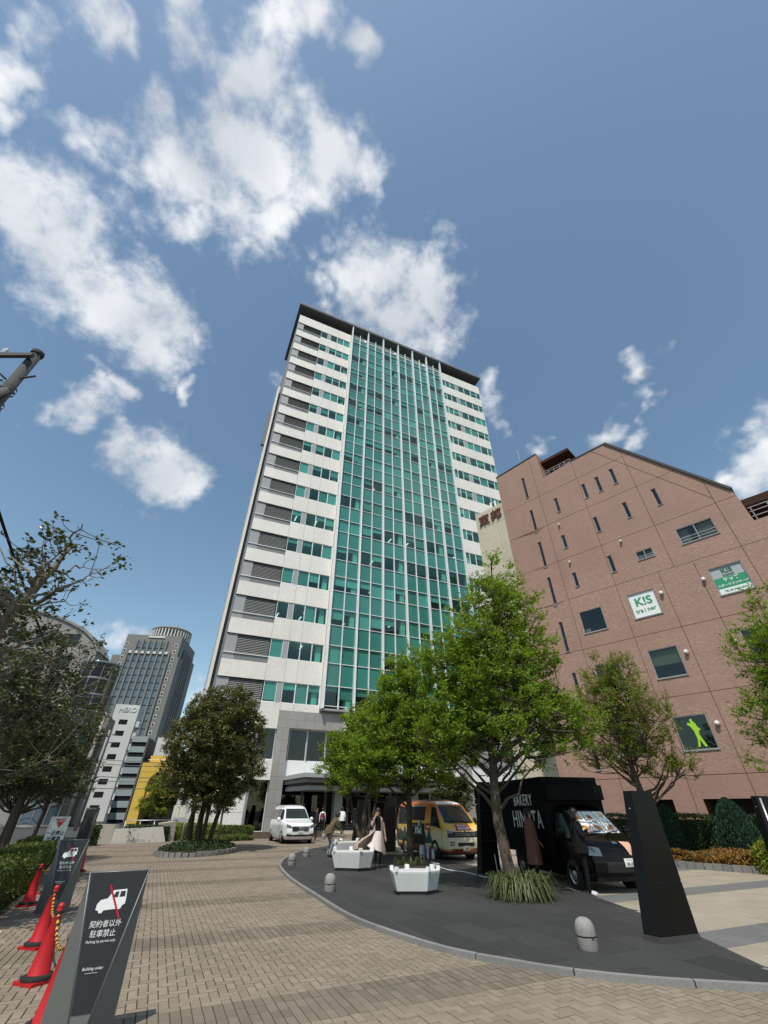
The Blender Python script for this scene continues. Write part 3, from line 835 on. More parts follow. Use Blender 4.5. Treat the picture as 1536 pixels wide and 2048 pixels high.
for (a, b_, c, d) in cells:
    p = clip_poly(OUT, [(a + G, c + G), (b_ - G, c + G), (b_ - G, d - G), (a + G, d - G)])
    if len(p) < 3 or abs(parea(p)) < .05: continue
    # the diagonal joint below the gable
    polys = [p]
    for p in polys:
        xs = [q[0] for q in p]; zs = [q[1] for q in p]
        holes = [h for h in WIN if h[0] > min(xs) and h[1] < max(xs) and h[2] > min(zs) - .3 and h[3] < max(zs)]
        loops = [[Vector((q[0], q[1], 0)) for q in p]]
        for h in holes:
            z0 = max(h[2], .36) if h[4] == 'open' else h[2]
            loops.append([Vector((h[0], z0, 0)), Vector((h[0], h[3], 0)), Vector((h[1], h[3], 0)), Vector((h[1], z0, 0))])
        flat = [v for l in loops for v in l]
        mb = MB()
        tri = tessellate_polygon(loops)
        fs = []
        for t in tri:
            a0, b0, c0 = t
            ar = (flat[b0].x - flat[a0].x) * (flat[c0].y - flat[a0].y) - (flat[c0].x - flat[a0].x) * (flat[b0].y - flat[a0].y)
            fs.append((a0, b0, c0) if ar > 0 else (c0, b0, a0))
        mb.add([(v.x, 0, v.y) for v in flat], fs)
        for l in loops:
            for q in range(len(l)):
                u, v = l[q], l[(q + 1) % len(l)]
                mb.quad((u.x, 0, u.y), (u.x, .16, u.y), (v.x, .16, v.y), (v.x, 0, v.y))
        mb.build('wall_panel', m_brick, brickb)
# dark body behind the panels (shows in the joints), with the rooms left open behind the windows
loops = [[Vector((q[0], q[1], 0)) for q in OUT]] + [[Vector((h[0] - .03, h[2] - .03, 0)), Vector((h[0] - .03, h[3] + .03, 0)), Vector((h[1] + .03, h[3] + .03, 0)), Vector((h[1] + .03, h[2] - .03, 0))] for h in WIN]
flat = [v for l in loops for v in l]
mb = MB(); mb.add([(v.x, .03, v.y) for v in flat], [tuple(t) for t in tessellate_polygon(loops)])
mb.build('backing', m_bjoint, brickb)
b2 = MB().prism_y([(q[0], q[1]) for q in OUT], 2.6, 16); b2.build('body', m_brick, brickb)
n = len(OUT)
ed = MB()
for i in range(n):
    u, v = OUT[i], OUT[(i + 1) % n]
    ed.quad((u[0], .04, u[1]), (u[0], 2.6, u[1]), (v[0], 2.6, v[1]), (v[0], .04, v[1]))
ed.build('flank', m_brick, brickb)
# roof edge along the slope, flat roof coping, roof balcony and right-hand terrace
def bar(p, q, w, y0, y1, m, name):
    d = Vector((q[0] - p[0], q[1] - p[1])).normalized(); nn = Vector((-d.y, d.x)) * w
    poly = [p, q, (q[0] + nn.x, q[1] + nn.y), (p[0] + nn.x, p[1] + nn.y)]
    if parea(poly) < 0: poly = poly[::-1]
    MB().prism_y(poly, y0, y1).build(name, m, brickb)
bar(OUT[6], OUT[5], .16, -.12, 16, m_slate, 'roof_edge'); bar(OUT[7], OUT[6], .10, -.05, 16, m_slate, 'roof_edge'); bar(OUT[10], OUT[9], .09, -.05, 6, m_slate, 'roof_edge')
MB().box(bs(-1.75), bs(.75), .5, 4, bz(25.15), bz(25.4)).build('balcony_roof', m_bjoint, brickb)
rl = MB()
for z in (23.7, 23.9): rl.box(bs(-1.6), bs(.75), .05, .09, bz(z), bz(z) + .04)
for s in np.linspace(-1.55, .7, 6): rl.box(bs(s), bs(s) + .04, .05, .09, bz(23.4), bz(23.9))
rl.build('balcony_rail', m_wframe, brickb)
MB().box(bs(8.3), bs(10.2), .4, 5, bz(15.3), bz(15.75)).build('terrace_roof', m_bjoint, brickb)
rl = MB()
for z in (14.45, 14.75, 15.0): rl.box(bs(8.4), bs(11.5), .05, .09, bz(z), bz(z) + .05)
for s in np.linspace(8.5, 11.4, 5): rl.box(bs(s), bs(s) + .05, .05, .09, bz(14.2), bz(15.0))
rl.build('terrace_rail', m_wframe, brickb)
MB().tube([(bs(-3.6), 1.5, bz(25.7)), (bs(-3.6), 1.5, bz(28.6))], .03, 6).build('aerial', m_wframe, brickb)
# diagonal joint
d0, d1 = (bs(2.35), bz(23.55)), (bs(7.3), bz(16.3))
MB().prism_y([d0, (d0[0] - .02, d0[1] - .03), (d1[0] - .02, d1[1] - .03), d1], -.0035, .01).build('joint_strip', m_bjoint, brickb)

def text_on(body, size, m, parent, s, z, y=-.01, bold=0.0, xs=1.0, rx=R(90), name='lettering', sp=1.0):
    return put(name, text_mesh(body, size, m, .002, bold, xs=xs, spacing=sp), parent, (s, y, z), rot=(rx, 0, 0))
for (a, b_, c, d, k) in WIN:
    w, h = b_ - a, d - c
    if k == 'open':
        MB().box(a - .05, b_ + .05, 1.5, 1.55, c - .1, d + .1).build('recess_back', m_room, brickb); continue
    fr = MB(); t = .05 if k != 'slit' else .03; y0, y1 = (.015, .15)
    if k in ('small', 'slit'): y0 = .07
    fr.box(a, b_, y0, y1, c, c + t); fr.box(a, b_, y0, y1, d - t, d); fr.box(a, a + t, y0 + .002, y1, c + t, d - t); fr.box(b_ - t, b_, y0 + .002, y1, c + t, d - t)
    if k == 'slide': fr.box((a + b_) / 2 - .03, (a + b_) / 2 + .03, y0 + .003, y1, c + t, d - t)
    fo = fr.build('window', m_wframe, brickb)
    MB().box(a - .03, b_ + .03, -.05, .02, c - .05, c - .002).build('sill', m_wframe, fo)
    MB().box(a + t, b_ - t, .10, .11, c + t, d - t).build('pane', m_wglass, fo)
    MB().box(a - .3, b_ + .3, 1.2, 1.25, c - .3, d + .3).build('room', m_room, fo)
    if k == 'slide':
        MB().box((a + b_) / 2 + .05, b_ - t, .2, .21, c + t, d - t).build('curtain', mat('net_curtain', (.34, .34, .32), .9, .1), fo)
        MB().box(a + t, a + .3 * w, .25, .26, c + t, d - t).build('curtain', mat('net_curtain_pale', (.5, .52, .5), .9, .1), fo)
        for q in (.2, .38): MB().box(a + t, b_ - t, .06, .08, c + q * h, c + q * h + .03).build('window_rail', m_silver, fo)
    if k == 'blind': MB().box(a + t, b_ - t, .2, .21, c + .45 * h, d - t).build('blind', mat('olive_blind', (.40, .42, .25), .8, .2), fo)
    if k == 'blind2':
        for q in range(3): MB().box(a + .1 + q * .45, a + .4 + q * .45, .15, .16, c + t, c + .5).build('leaflet', m_signwhite, fo)
    if k == 'plain': MB().box(a + t, a + .25 * w, .3, .31, c + t, c + .25 * h).build('notice', m_signwhite, fo)
    if k == 'sign1':
        sg = MB().box(a + t, b_ - t, .075, .085, c + t, d - t).build('sign_film', m_signwhite, fo)
        sx = (a + b_) / 2; y = .068
        text_on('K!S', .78, m_signgreen, sg, sx, c + .62 * h, y, .022); text_on('tra', .40, m_signgreen, sg, sx - .42, c + .28 * h, y, .008); text_on('i', .40, m_redprint, sg, sx - .08, c + .28 * h, y, .008); text_on('ner', .40, m_signgreen, sg, sx + .33, c + .28 * h, y, .008)
    if k == 'sign2':
        sg = MB().box(a + t, b_ - t, .075, .085, c + t, c + .22 * h).build('sign_film', m_signwhite, fo)
        sg2 = MB().box(a + t, b_ - t, .075, .085, c + .22 * h, c + .60 * h).build('sign_film', m_signgreen, fo)
        sg3 = MB().box(a + t, b_ - t, .085, .09, c + .60 * h, d - t).build('sign_film', mat('frosted_film', (.36, .39, .40), .5, .4), fo)
        sx = (a + b_) / 2; y = .068
        text_on('K!S', .42, mat('shaded_green_print', (.02, .12, .10), .5, .3), sg3, sx, c + .82 * h, y, .012); text_on('trainer', .22, MATS['shaded_green_print'], sg3, sx, c + .67 * h, y, .004)
        text_on('ケッズ', .27, m_signwhite, sg2, sx + .02, c + .50 * h, y, .008); text_on('スポーツマッサージ', .175, m_signwhite, sg2, sx, c + .32 * h, y, .005)
        text_on('TEL.03-3445-4541', .155, m_signgreen, sg, sx, c + .12 * h, y, .005)
    if k == 'golf':
        MB().box(a + t, b_ - t, .12, .13, c + t, d - t).build('film', mat('golf_film_dark', (.012, .035, .03), .4, .4), fo)
        P = [(.45, .05), (.52, .30), (.50, .55), (.44, .70), (.36, .78), (.40, .85), (.47, .80), (.50, .86), (.47, .90), (.50, .95), (.56, .94), (.57, .87), (.62, .80), (.66, .66), (.72, .62), (.69, .55), (.66, .58), (.62, .45), (.66, .30), (.74, .06), (.66, .05), (.58, .28), (.52, .06)]
        P = [(a + (.03 + .92 * q[0]) * w, c + (.04 + .9 * q[1]) * h) for q in P]
        if parea(P) < 0: P = P[::-1]
        MB().prism_y(P, .085, .09).build('figure_film', m_lime, fo)
# vents
for s, z in ((1.95, 15.71), (2.92, 11.76), (5.08, 11.86), (5.07, 8.46), (2.9, 8.4), (2.91, 5.01), (-1.52, 15.56), (-1.48, 18.67)):
    r_ = .085 if z > 15 else .12
    v = MB().lathe([(r_, 0), (r_, -.16), (r_ * .7, -.2), (0.001, -.2)], 12, (0, 0, 0), axis='Y')
    o = v.build('vent_hood', m_vent, brickb, (bs(s), 0, bz(z)))

# ---------------------------------------------------------------- beige building between the tower and the brick building
bo = (13.1, 48.0)
beige = thing('beige_building', 'beige rough-rendered block with two dark red characters near its roof', 'building', (bo[0], bo[1], 0), R(-46))
m_beige = mat('beige_render', (.50, .455, .35), .85, .2, n1=(.3, .1), n2=(3, .16), bump=(6, .4, .05), streak=(.5, .08))
for (a, b_, z0, z1) in ((0, 3.2, 0, 33.2), (3.2, 12, 0, 33.2), (0, 3.2, 33.23, 35.9), (3.2, 12, 33.23, 35.9)):
    MB().box(a + .015, b_ - .015, 0, 9, z0, z1).build('wall', m_beige, beige)
m_redchar = mat('red_brown_letters', (.12, .035, .025), .5, .4)
for q, ch in enumerate('東邦'): put('lettering', text_mesh(ch, 1.75, m_redchar, .06, .03), beige, (1.35 + 1.95 * q, -.12, 34.3), rot=(R(90), 0, 0))
for z in range(6):
    MB().box(4.7, 5.5, -.02, .12, 6 + z * 4.4, 7.6 + z * 4.4).build('window', m_room, beige)
for s in (2.3, 3.0):
    MB().box(s, s + .22, .6, .8, 35.9, 37.3).build('antenna_panel', m_signwhite, beige)
# ---------------------------------------------------------------- buildings across the street, far left
m_conc = mat('bare_concrete', (.26, .25, .235), .85, .2, n1=(.12, .15), n2=(2, .12), streak=(.4, .12))
m_conc_d = mat('dark_concrete', (.13, .125, .12), .85, .2, n1=(.2, .2))
m_stone_t = mat('grey_stone_cladding', (.19, .185, .175), .7, .3, n1=(.08, .1), n2=(1.2, .12))
m_bglass = mat('blue_grey_glass', (.085, .12, .145), .12, .6, coat=.2, n1=(.2, .25), rnd=.2)
m_dk = mat('window_dark', (.02, .022, .024), .15, .5)
m_wht = mat('white_render', (.60, .60, .59), .8, .2, n1=(.2, .12), streak=(.6, .12))
m_bluep = mat('pale_blue_panel', (.30, .36, .38), .6, .3, n1=(.4, .1))
m_yel = mat('yellow_paint', (.60, .40, .07), .7, .3, n1=(.3, .1), n2=(3, .08))
m_railw = mat('pale_rail', (.50, .51, .50), .5, .4)

gt = thing('grey_high_rise', 'tall grey stone high-rise with pilasters, blue-grey glass and a round drum on its roof', 'tower', (-126.9, 200, 0), R(8))
MB().box(0, 26, 0, 26, 0, 72.5).build('wall', m_stone_t, gt)
MB().box(-4.5, 0, 2, 24, 0, 63).build('wing', m_stone_t, gt)
for i in range(8):
    x = 2.6 + i * 2.75
    MB().box(x, x + .85, -.9, 0, 0, 70 if 1 <= i <= 6 else 64).build('pilaster', m_stone_t, gt)
for i in range(7):
    x = 3.45 + i * 2.75
    for k in range(21):
        z = 2 + k * 3.2
        if z > 62 and not 1 <= i <= 5: continue
        MB().box(x, x + 1.9, -.35, -.05, z + .2, z + 2.95).build('window', m_bglass, gt)
    MB().box(x + .2, x + 1.5, -.95, -.3, 63.2, 64.4).build('white_cap', m_wht, gt)
for k in range(21):
    z = 3 + k * 3.2
    for x in (.4, 23.4):
        w_ = MB().box(x, x + 1.3, -.08, .05, z, z + 1.7).build('window', m_wht, gt)
        MB().box(x + .2, x + 1.1, -.11, -.081, z + .25, z + 1.45).build('pane', m_dk, w_)
MB().box(26, 27.3, -1.0, 5, 0, 62).build('wing', m_stone_t, gt)
for i in range(8):
    y = 1.0 + i * 3
    MB().box(26.0, 26.9, y, y + 1.3, 0, 68 - (i < 2) * 5.5).build('pilaster', m_stone_t, gt)
    MB().box(26.0, 26.3, y + 1.3, y + 3, 0, 67).build('side_glazing', m_bglass, gt)
MB().box(26, 27.2, 20, 26.5, 0, 66).build('wing', m_stone_t, gt)
drum = MB().lathe([(9.6, 72.5), (9.6, 77.2), (9.9, 77.2), (9.9, 78.2), (9.2, 78.6), (.01, 78.6)], 40, (16, 12, 0)).build('roof_drum', m_stone_t, gt)
for i in range(40):
    a = 2 * math.pi * i / 40
    MB().rbox((16 + 9.8 * math.cos(a), 12 + 9.8 * math.sin(a), 75), (.35, .55, 4.2), a).build('drum_fin', m_wht, drum)
MB().box(10, 18, -.4, 0, 71.2, 72).build('white_cap', m_wht, gt)
MB().tube([(18, 12, 78.6), (18, 12, 82.5)], .15, 6).build('mast', m_conc_d, gt)

cb = thing('curved_roof_building', 'bare concrete building with a curved roof and a round glass stair tower', 'building', (-57.2, 60, 0), R(12))
P = [(-14, 0), (13.9, 0), (13.9, 21.2), (12.6, 22.9), (11.0, 24.1), (9, 25.0), (6.5, 25.9), (4, 26.5), (1, 26.9), (-6, 27.2), (-14, 27.2)]
MB().prism_y(P, 0, 5).build('wall', m_conc, cb)
MB().prism_y([(13.9, 21.2), (12.6, 22.9), (11.0, 24.1), (9, 25.0), (6.5, 25.9), (4, 26.5), (1, 26.9), (1, 27.2), (4, 26.8), (6.6, 26.2), (9.1, 25.3), (11.2, 24.4), (12.9, 23.1), (14.2, 21.2)], -.25, 5).build('roof_edge', m_conc, cb)
MB().lathe([(2.6, 0), (2.6, 19.3), (2.75, 19.3), (2.75, 19.7), (.01, 19.9)], 24, (14.6, 1.6, 0)).build('glass_drum', m_bglass, cb)
for i in range(12):
    a = 2 * math.pi * i / 12
    MB().rbox((14.6 + 2.63 * math.cos(a), 1.6 + 2.63 * math.sin(a), 9.6), (.08, .08, 19.2), a).build('mullion', m_conc, cb)
for k in range(9):
    MB().lathe([(2.66, k * 2.15), (2.66, k * 2.15 + .25)], 24, (14.6, 1.6, 0)).build('ring_band', m_conc, cb)
for k in range(7):
    for x in (-6, -2.4, 1.2, 4.8, 8.4):
        w_ = MB().box(x, x + 2.4, -.04, .08, 2 + k * 3.3, 3.8 + k * 3.3).build('window', m_dk, cb)
MB().prism_y([(-13, 27.2), (-3, 27.2), (-4, 31), (-9, 33), (-13, 33)], 1, 5).build('roof_house', m_conc_d, cb)

ap = thing('balcony_apartments', 'grey apartment block with open balconies and pale railings', 'building', (-57.6, 72.0, 0), R(15))
MB().box(0, 11.2, .2, 2.5, 0, 17.6).build('wall', m_conc, ap); MB().box(11.2, 12.8, .2, 2.5, 0, 14.0).build('wall', m_conc, ap)
MB().box(10.6, 12.8, -1.4, .2, 0, 14.2).build('end_wall', m_conc, ap)
for k in range(9):
    z = 1.2 + k * 1.98
    MB().box(1, 10.6, -1.3, .2, z - .16, z).build('balcony_slab', mat('terracotta_edge', (.34, .21, .16), .8, .2), ap)
    r_ = MB().box(1, 10.6, -1.3, -1.26, z + .75, z + .8)
    for x in np.arange(1.1, 10.6, .8): r_.box(x, x + .05, -1.29, -1.26, z, z + .75)
    r_.build('railing', m_railw, ap)
    MB().box(1.2, 10.4, .12, .19, z + .1, z + 1.5).build('window_wall', m_dk, ap)
MB().tube([(9.5, 3, 17.6), (9.5, 3, 18.2)], .5, 12).build('water_tank', m_wht, ap)

he = thing('white_letter_building', 'narrow white building with the raised word HERO under its roof', 'building', (-57.2, 95, 0), R(18))
MB().box(0, 4.7, 0, 4.5, 0, 20.1).build('wall', m_wht, he)
put('lettering', text_mesh('HERO', 1.3, m_wht, .05, .02), he, (2.6, -.06, 19.1), rot=(R(90), 0, 0))
for k in range(8):
    z = 1.6 + k * 2.1
    w_ = MB().box(1.6, 3.2, -.03, .05, z, z + .9).build('window', m_dk, he)
    MB().box(4.7, 5.5, .3, 3.5, z - .4, z + .7).build('balcony', m_wht, he)
bl = thing('blue_banded_building', 'slim pale blue building striped with dark window bands', 'building', (-46.0, 85, 0), R(12))
MB().box(0.05, 2.65, .15, 6, 0, 12.5).build('core', m_dk, bl)
for k in range(8):
    z1 = 12.7 - k * 1.62
    MB().box(0, 2.7, 0, 6, z1 - .92, z1).build('panel_band', m_bluep, bl)
MB().box(2.6, 2.85, -.05, 6, 0, 12.4).build('edge_fin', m_conc_d, bl)
rb = thing('dark_red_building', 'small dark red brick house front beside the blue building', 'building', (-43.0, 87, 0), R(10))
MB().box(0, 5, 0, 6, 0, 9.8).build('wall', mat('dark_red_wall', (.09, .03, .03), .8, .2, n1=(.5, .2)), rb)
MB().box(.5, 4, .5, 4, 9.8, 12.8).build('upper_wall', m_wht, rb)
for z in (1.5, 4.3, 7.1): MB().box(.8, 2.6, -.04, .05, z, z + 1.3).build('window', m_dk, rb)
ye = thing('yellow_building', 'bright yellow building with a wide dark opening behind roadside trees', 'building', (-35.2, 70, 0), R(10.5))
MB().box(0, 1.35, 0, 6, 0, 6.2).build('pier', m_yel, ye); MB().box(7.2, 8.6, 0, 6, 0, 6.2).build('pier', m_yel, ye)
MB().box(-.02, 8.62, -.02, 6, 6.2, 7.3).build('lintel', m_yel, ye)
MB().box(.5, 8.6, 1.2, 6, 7.3, 8.3).build('upper_wall', m_yel, ye)
MB().box(1.35, 7.2, .4, 6, 3.1, 4.0).build('floor_band', m_yel, ye)
MB().prism_y([(1.35, 5.0), (1.35, 6.2), (2.5, 6.2), (1.9, 5.9), (1.55, 5.5)], .0, .6).build('bracket', m_yel, ye)
MB().box(1.3, 7.3, 3.5, 6, 0, 6.2).build('recess', m_dk, ye)
MB().tube([(.3, .9, 7.75), (4, .9, 7.75)], .05, 6).build('roof_pipe', m_wht, ye)
wb = thing('white_low_building', 'low white building seen through the round tree', 'building', (-26.5, 66, 0), R(10))
MB().box(0, 14, 0, 8, 0, 7.2).build('wall', m_wht, wb)
for k in range(5):
    for z in (1.2, 4.2): MB().box(.8 + k * 2.6, 2.6 + k * 2.6, -.04, .06, z, z + 1.6).build('window', m_dk, wb)
# overhead wires and poles along the street
wires = []
for i, (a, b_) in enumerate([((-48, 58, 7.9), (-24, 60, 6.4)), ((-48, 58, 7.4), (-24, 60, 6.0)), ((-48, 57, 5.8), (-24, 60, 4.9)), ((-48, 57, 5.3), (-24, 60, 4.5)), ((-47, 56, 4.3), (-22, 60, 3.9))]):
    pts = [tuple(a[k] + (b_[k] - a[k]) * t - (k == 2) * 4 * t * (1 - t) * .35 for k in range(3)) for t in np.linspace(0, 1, 9)]
    tag(MB().tube(pts, .035, 4).build('overhead_wire', m_conc_d), ['topmost thin overhead wire above the yellow opening', 'second thin overhead wire just under the topmost one', 'thin overhead wire level with the yellow floor band', 'thin overhead wire just below the yellow floor band', 'lowest thin overhead wire crossing the yellow building'][i], 'wire', 'wires across the yellow building')
for i, (x, y, h) in enumerate([(-34.6, 56, 11.5), (-38.5, 62, 12), (-31.0, 52, 9)]):
    p = thing('street_pole', ['slim grey street pole in front of the banded buildings', 'grey utility pole with cross arms between the apartments and the white tower', 'short grey pole at the street corner by the ramp'][i], 'pole', (x, y, 0))
    MB().tube([(0, 0, 0), (0, 0, h)], [.17, .11], 8).build('shaft', m_conc, p)
    for z in (h - .5, h - 1.3): MB().box(-.9, .9, -.05, .05, z, z + .09).build('cross_arm', m_conc_d, p)
    if i == 1: MB().lathe([(.3, 0), (.3, .9), (.01, .95)], 10, (.45, 0, h - 2.8)).build('transformer', m_conc, p)
# ---------------------------------------------------------------- trees, hedges, shrubs
m_bark = mat('bark_grey', (.082, .064, .048), .92, .2, n1=(1.5, .3), n2=(14, .35), bump=(22, .9, .02), streak=(6, .3))
m_bark_d = mat('bark_dark', (.07, .055, .042), .92, .2, n1=(1.5, .3), n2=(14, .35), bump=(22, .9, .02))
m_bark_p = mat('bark_pale', (.20, .165, .13), .9, .2, n1=(1.2, .3), n2=(12, .35), bump=(20, .8, .02))
m_leaf = mat('fresh_leaf', (.185, .29, .030), .5, .35, rnd=.42, n1=(.8, .15), trans=((1.35, 1.25, .55), .42))
m_leaf2 = mat('thin_leaf', (.195, .245, .040), .5, .35, rnd=.42, n1=(.8, .15), trans=((1.3, 1.2, .5), .42))
m_leaf_ever = mat('evergreen_leaf', (.145, .145, .048), .42, .45, rnd=.5, n1=(.9, .28), trans=((1.2, 1.1, .5), .2))
m_leaf_left = mat('glossy_dark_leaf', (.065, .085, .028), .35, .5, rnd=.5, trans=((1.3, 1.3, .5), .25))
m_leaf_hedge = mat('hedge_leaf', (.095, .125, .022), .5, .4, rnd=.5, n1=(.7, .25), trans=((1.2, 1.2, .5), .25))
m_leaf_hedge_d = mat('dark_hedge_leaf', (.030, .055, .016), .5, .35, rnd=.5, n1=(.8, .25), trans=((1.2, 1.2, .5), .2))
m_leaf_yel = mat('yellow_green_leaf', (.20, .23, .025), .5, .35, rnd=.4, trans=((1.2, 1.2, .5), .3))
m_leaf_or = mat('copper_leaf', (.24, .135, .03), .5, .35, rnd=.45, n1=(1.5, .3), trans=((1.2, 1.1, .5), .3))
m_leaf_con = mat('blue_green_conifer', (.035, .075, .045), .6, .3, rnd=.4, trans=((1.1, 1.1, .7), .15))
m_blade = mat('grass_blade', (.085, .11, .04), .5, .35, rnd=.45, trans=((1.2, 1.2, .5), .25))

def leaves_mesh(name, C, D, N, S, m, W=.62, fold=.25, rng=None):
    """C centres, D leaf direction, N normal, S length: one folded diamond leaf each"""
    D = D / np.maximum(np.linalg.norm(D, axis=1, keepdims=True), 1e-6)
    N = N - (N * D).sum(1, keepdims=True) * D
    N = N / np.maximum(np.linalg.norm(N, axis=1, keepdims=True), 1e-6)
    T = np.cross(D, N)
    S = S[:, None]
    V = np.stack([C - D * S * .5, C + T * S * W * .5 + N * S * fold * .3 + D * S * .05, C + D * S * .5 - N * S * .1, C - T * S * W * .5 + N * S * fold * .3 + D * S * .05], axis=1)
    n = len(C)
    Q = np.arange(n * 4).reshape(n, 4)
    return npmesh(name, V.reshape(-1, 3), Q, m, None, rng.random(n))

def bez(a, b, c, n):
    t = np.linspace(0, 1, n)[:, None]
    return (1 - t) ** 2 * a + 2 * t * (1 - t) * b + t ** 2 * c

def make_tree(name, label, base, trunk, ells, nlimb, nclump, ntwig, nleaf, leaf, twig_len, m_lf, m_bk, seed, group=None, shell=.5, up=.35, limb_r=.05, extra_trunks=(), flat=.5, limb_low=.25, minz=0.0, clump_noise=.0, W=.62, twig_tubes=True, attach='rand'):
    rng = np.random.default_rng(seed)
    t = thing(name, label, 'tree', base, 0, group)
    tr = MB()
    trunks = [trunk] + list(extra_trunks)
    skeleton = []
    for tk in trunks:
        P = [Vector(p[:3]) for p in tk]; rr = [p[3] for p in tk]
        Q = []; RR = []
        for i in range(len(P) - 1):
            for k in range(4):
                f = k / 4; Q.append(P[i].lerp(P[i + 1], f) + Vector((rng.normal(0, .012), rng.normal(0, .012), 0))); RR.append(rr[i] + (rr[i + 1] - rr[i]) * f)
        Q.append(P[-1]); RR.append(rr[-1])
        RR[0] *= 1.25
        tr.tube(Q, RR, 10)
        skeleton += [(np.array(q), r_) for q, r_ in zip(Q, RR)]
    E = np.array([e[:6] for e in ells]); wts = np.array([e[6] if len(e) > 6 else e[3] * e[4] * e[5] for e in ells]); wts = wts / wts.sum()
    def sample(n, sh):
        out = []
        while len(out) < n:
            e = E[rng.choice(len(E), p=wts)]
            d = rng.normal(size=3); d /= np.linalg.norm(d)
            r_ = rng.random() ** sh
            p = e[:3] + d * r_ * e[3:6]
            if p[2] < minz: continue
            out.append(p)
        return np.array(out)
    SK = np.array([s_[0] for s_ in skeleton]); SR = np.array([s_[1] for s_ in skeleton])
    # limbs
    limbs = sample(nlimb, .35)
    nodes = [SK]; nrad = [SR]
    lb = MB()
    zmin_tr = SK[:, 2].min(); zmax_tr = SK[:, 2].max()
    for p in limbs:
        hd = np.hypot(SK[:, 0] - p[0], SK[:, 1] - p[1])
        want = p[2] - .15 - .75 * hd
        want = np.clip(want, zmin_tr + limb_low * (zmax_tr - zmin_tr), None)
        k = np.argmin(np.abs(SK[:, 2] - want) + .35 * hd)
        a = SK[k]
        mid = (a + p) / 2 + np.array([0, 0, up * (np.linalg.norm((p - a)[:2]) * -.15)]) + rng.normal(0, .12, 3)
        c = bez(a, mid, p, 7); c[1:-1] += rng.normal(0, .035, (5, 3))
        r0 = min(limb_r * (.6 + .5 * rng.random()), SR[k] * .75)
        rs = list(np.linspace(r0, .012, 7))
        lb.tube(c, rs, 6, caps=False)
        nodes.append(c[2:]); nrad.append(np.array(rs[2:]))
    NB = np.vstack(nodes); NR = np.concatenate(nrad)
    clumps = sample(nclump, shell)
    ctr = E[:, :3].mean(0)
    LC, LD, LN, LS = [], [], [], []
    for p in clumps:
        d = np.linalg.norm((NB - p) * np.array([1, 1, 1.0]), axis=1) + np.where(NB[:, 2] > p[2] + .1, .6, 0)
        k = np.argmin(d); a = NB[k]
        if d[k] > .12:
            mid = (a + p) / 2 + rng.normal(0, .05, 3) + np.array([0, 0, -.06])
            c = bez(a, mid, p, 4)
            lb.tube(c, list(np.linspace(min(.016, NR[k] * .8), .006, 4)), 4, caps=False)
        outw = p - a; outw[2] = max(outw[2], -.1)
        if np.linalg.norm(outw) < .05: outw = p - ctr
        outw = outw / (np.linalg.norm(outw) + 1e-6)
        for q in range(ntwig):
            dr = outw * .7 + rng.normal(0, .6, 3) * np.array([1, 1, flat]) + np.array([0, 0, up])
            dr /= np.linalg.norm(dr)
            L = twig_len * rng.uniform(.5, 1.2)
            s0 = p + rng.normal(0, .05, 3) * clump_noise
            e = s0 + dr * L
            if twig_tubes: lb.tube([s0, e], [.005, .002], 3, caps=False)
            n = max(2, int(nleaf * rng.uniform(.7, 1.3)))
            tt = rng.uniform(.12, 1.05, n)[:, None]
            side = np.cross(dr, [0, 0, 1.0]); side /= (np.linalg.norm(side) + 1e-6)
            sg = np.where(np.arange(n) % 2, 1, -1)[:, None]
            C = s0 + dr * L * tt + side * sg * leaf * .55 + rng.normal(0, leaf * .35, (n, 3))
            LC.append(C); LD.append(side * sg * .8 + dr * .6 + rng.normal(0, .35, (n, 3))); LN.append(np.array([0, 0, 1.0]) + rng.normal(0, .5, (n, 3)))
            LS.append(leaf * rng.uniform(.65, 1.25, n))
    tr.build('trunk', m_bk, t)
    if lb.v: lb.build('branches', m_bk, t)
    me = leaves_mesh('crown', np.vstack(LC), np.vstack(LD), np.vstack(LN), np.concatenate(LS), m_lf, rng=rng, W=W)
    put('crown', me, t)
    return t

# fresh green trees on the island and behind it
G1 = 'young green trees on the plaza'
make_tree('green_tree', 'tallest fresh green tree rising from grass tuft beside the black food truck', (3.1, 13.1, IZ),
          [(0, 0, 0, .15), (-.12, .05, .7, .135), (-.18, .1, 1.5, .13), (-.05, .2, 3.0, .10), (.35, .3, 5.0, .075), (.75, .4, 7.2, .045), (.95, .45, 9.3, .012)],
          [(.45, .4, 3.7, 2.5, 2.2, 1.35), (.35, .4, 5.3, 2.15, 2.0, 1.35), (.75, .45, 6.8, 1.55, 1.5, 1.3), (.95, .5, 8.2, .85, .85, 1.2), (1.6, .5, 3.7, 1.3, 1.2, .8), (-1.3, .4, 3.2, 1.2, 1.2, .9), (-1.0, .4, 5.0, 1.2, 1.2, .9)],
          46, 860, 6, 16, .088, .52, m_leaf, m_bark, 11, G1, shell=.45, up=.45, limb_r=.055, limb_low=.12)
make_tree('green_tree', 'dense fresh green tree behind the white stone bench', (.96, 19.27, IZ),
          [(0, 0, 0, .13), (.0, .05, 1.2, .11), (.05, .05, 2.8, .085), (.1, .05, 4.8, .06), (.22, .05, 7.4, .012)],
          [(-.35, 0, 3.6, 2.2, 1.9, 1.5), (-.1, 0, 5.1, 1.75, 1.6, 1.3), (.2, 0, 6.5, 1.0, 1.0, 1.1), (-1.6, 0, 2.7, 1.2, 1.2, .9), (1.0, 0, 3.2, 1.1, 1.2, 1.0)],
          36, 760, 6, 15, .098, .50, m_leaf, m_bark, 12, G1, shell=.45, up=.5, limb_r=.045, limb_low=.2)
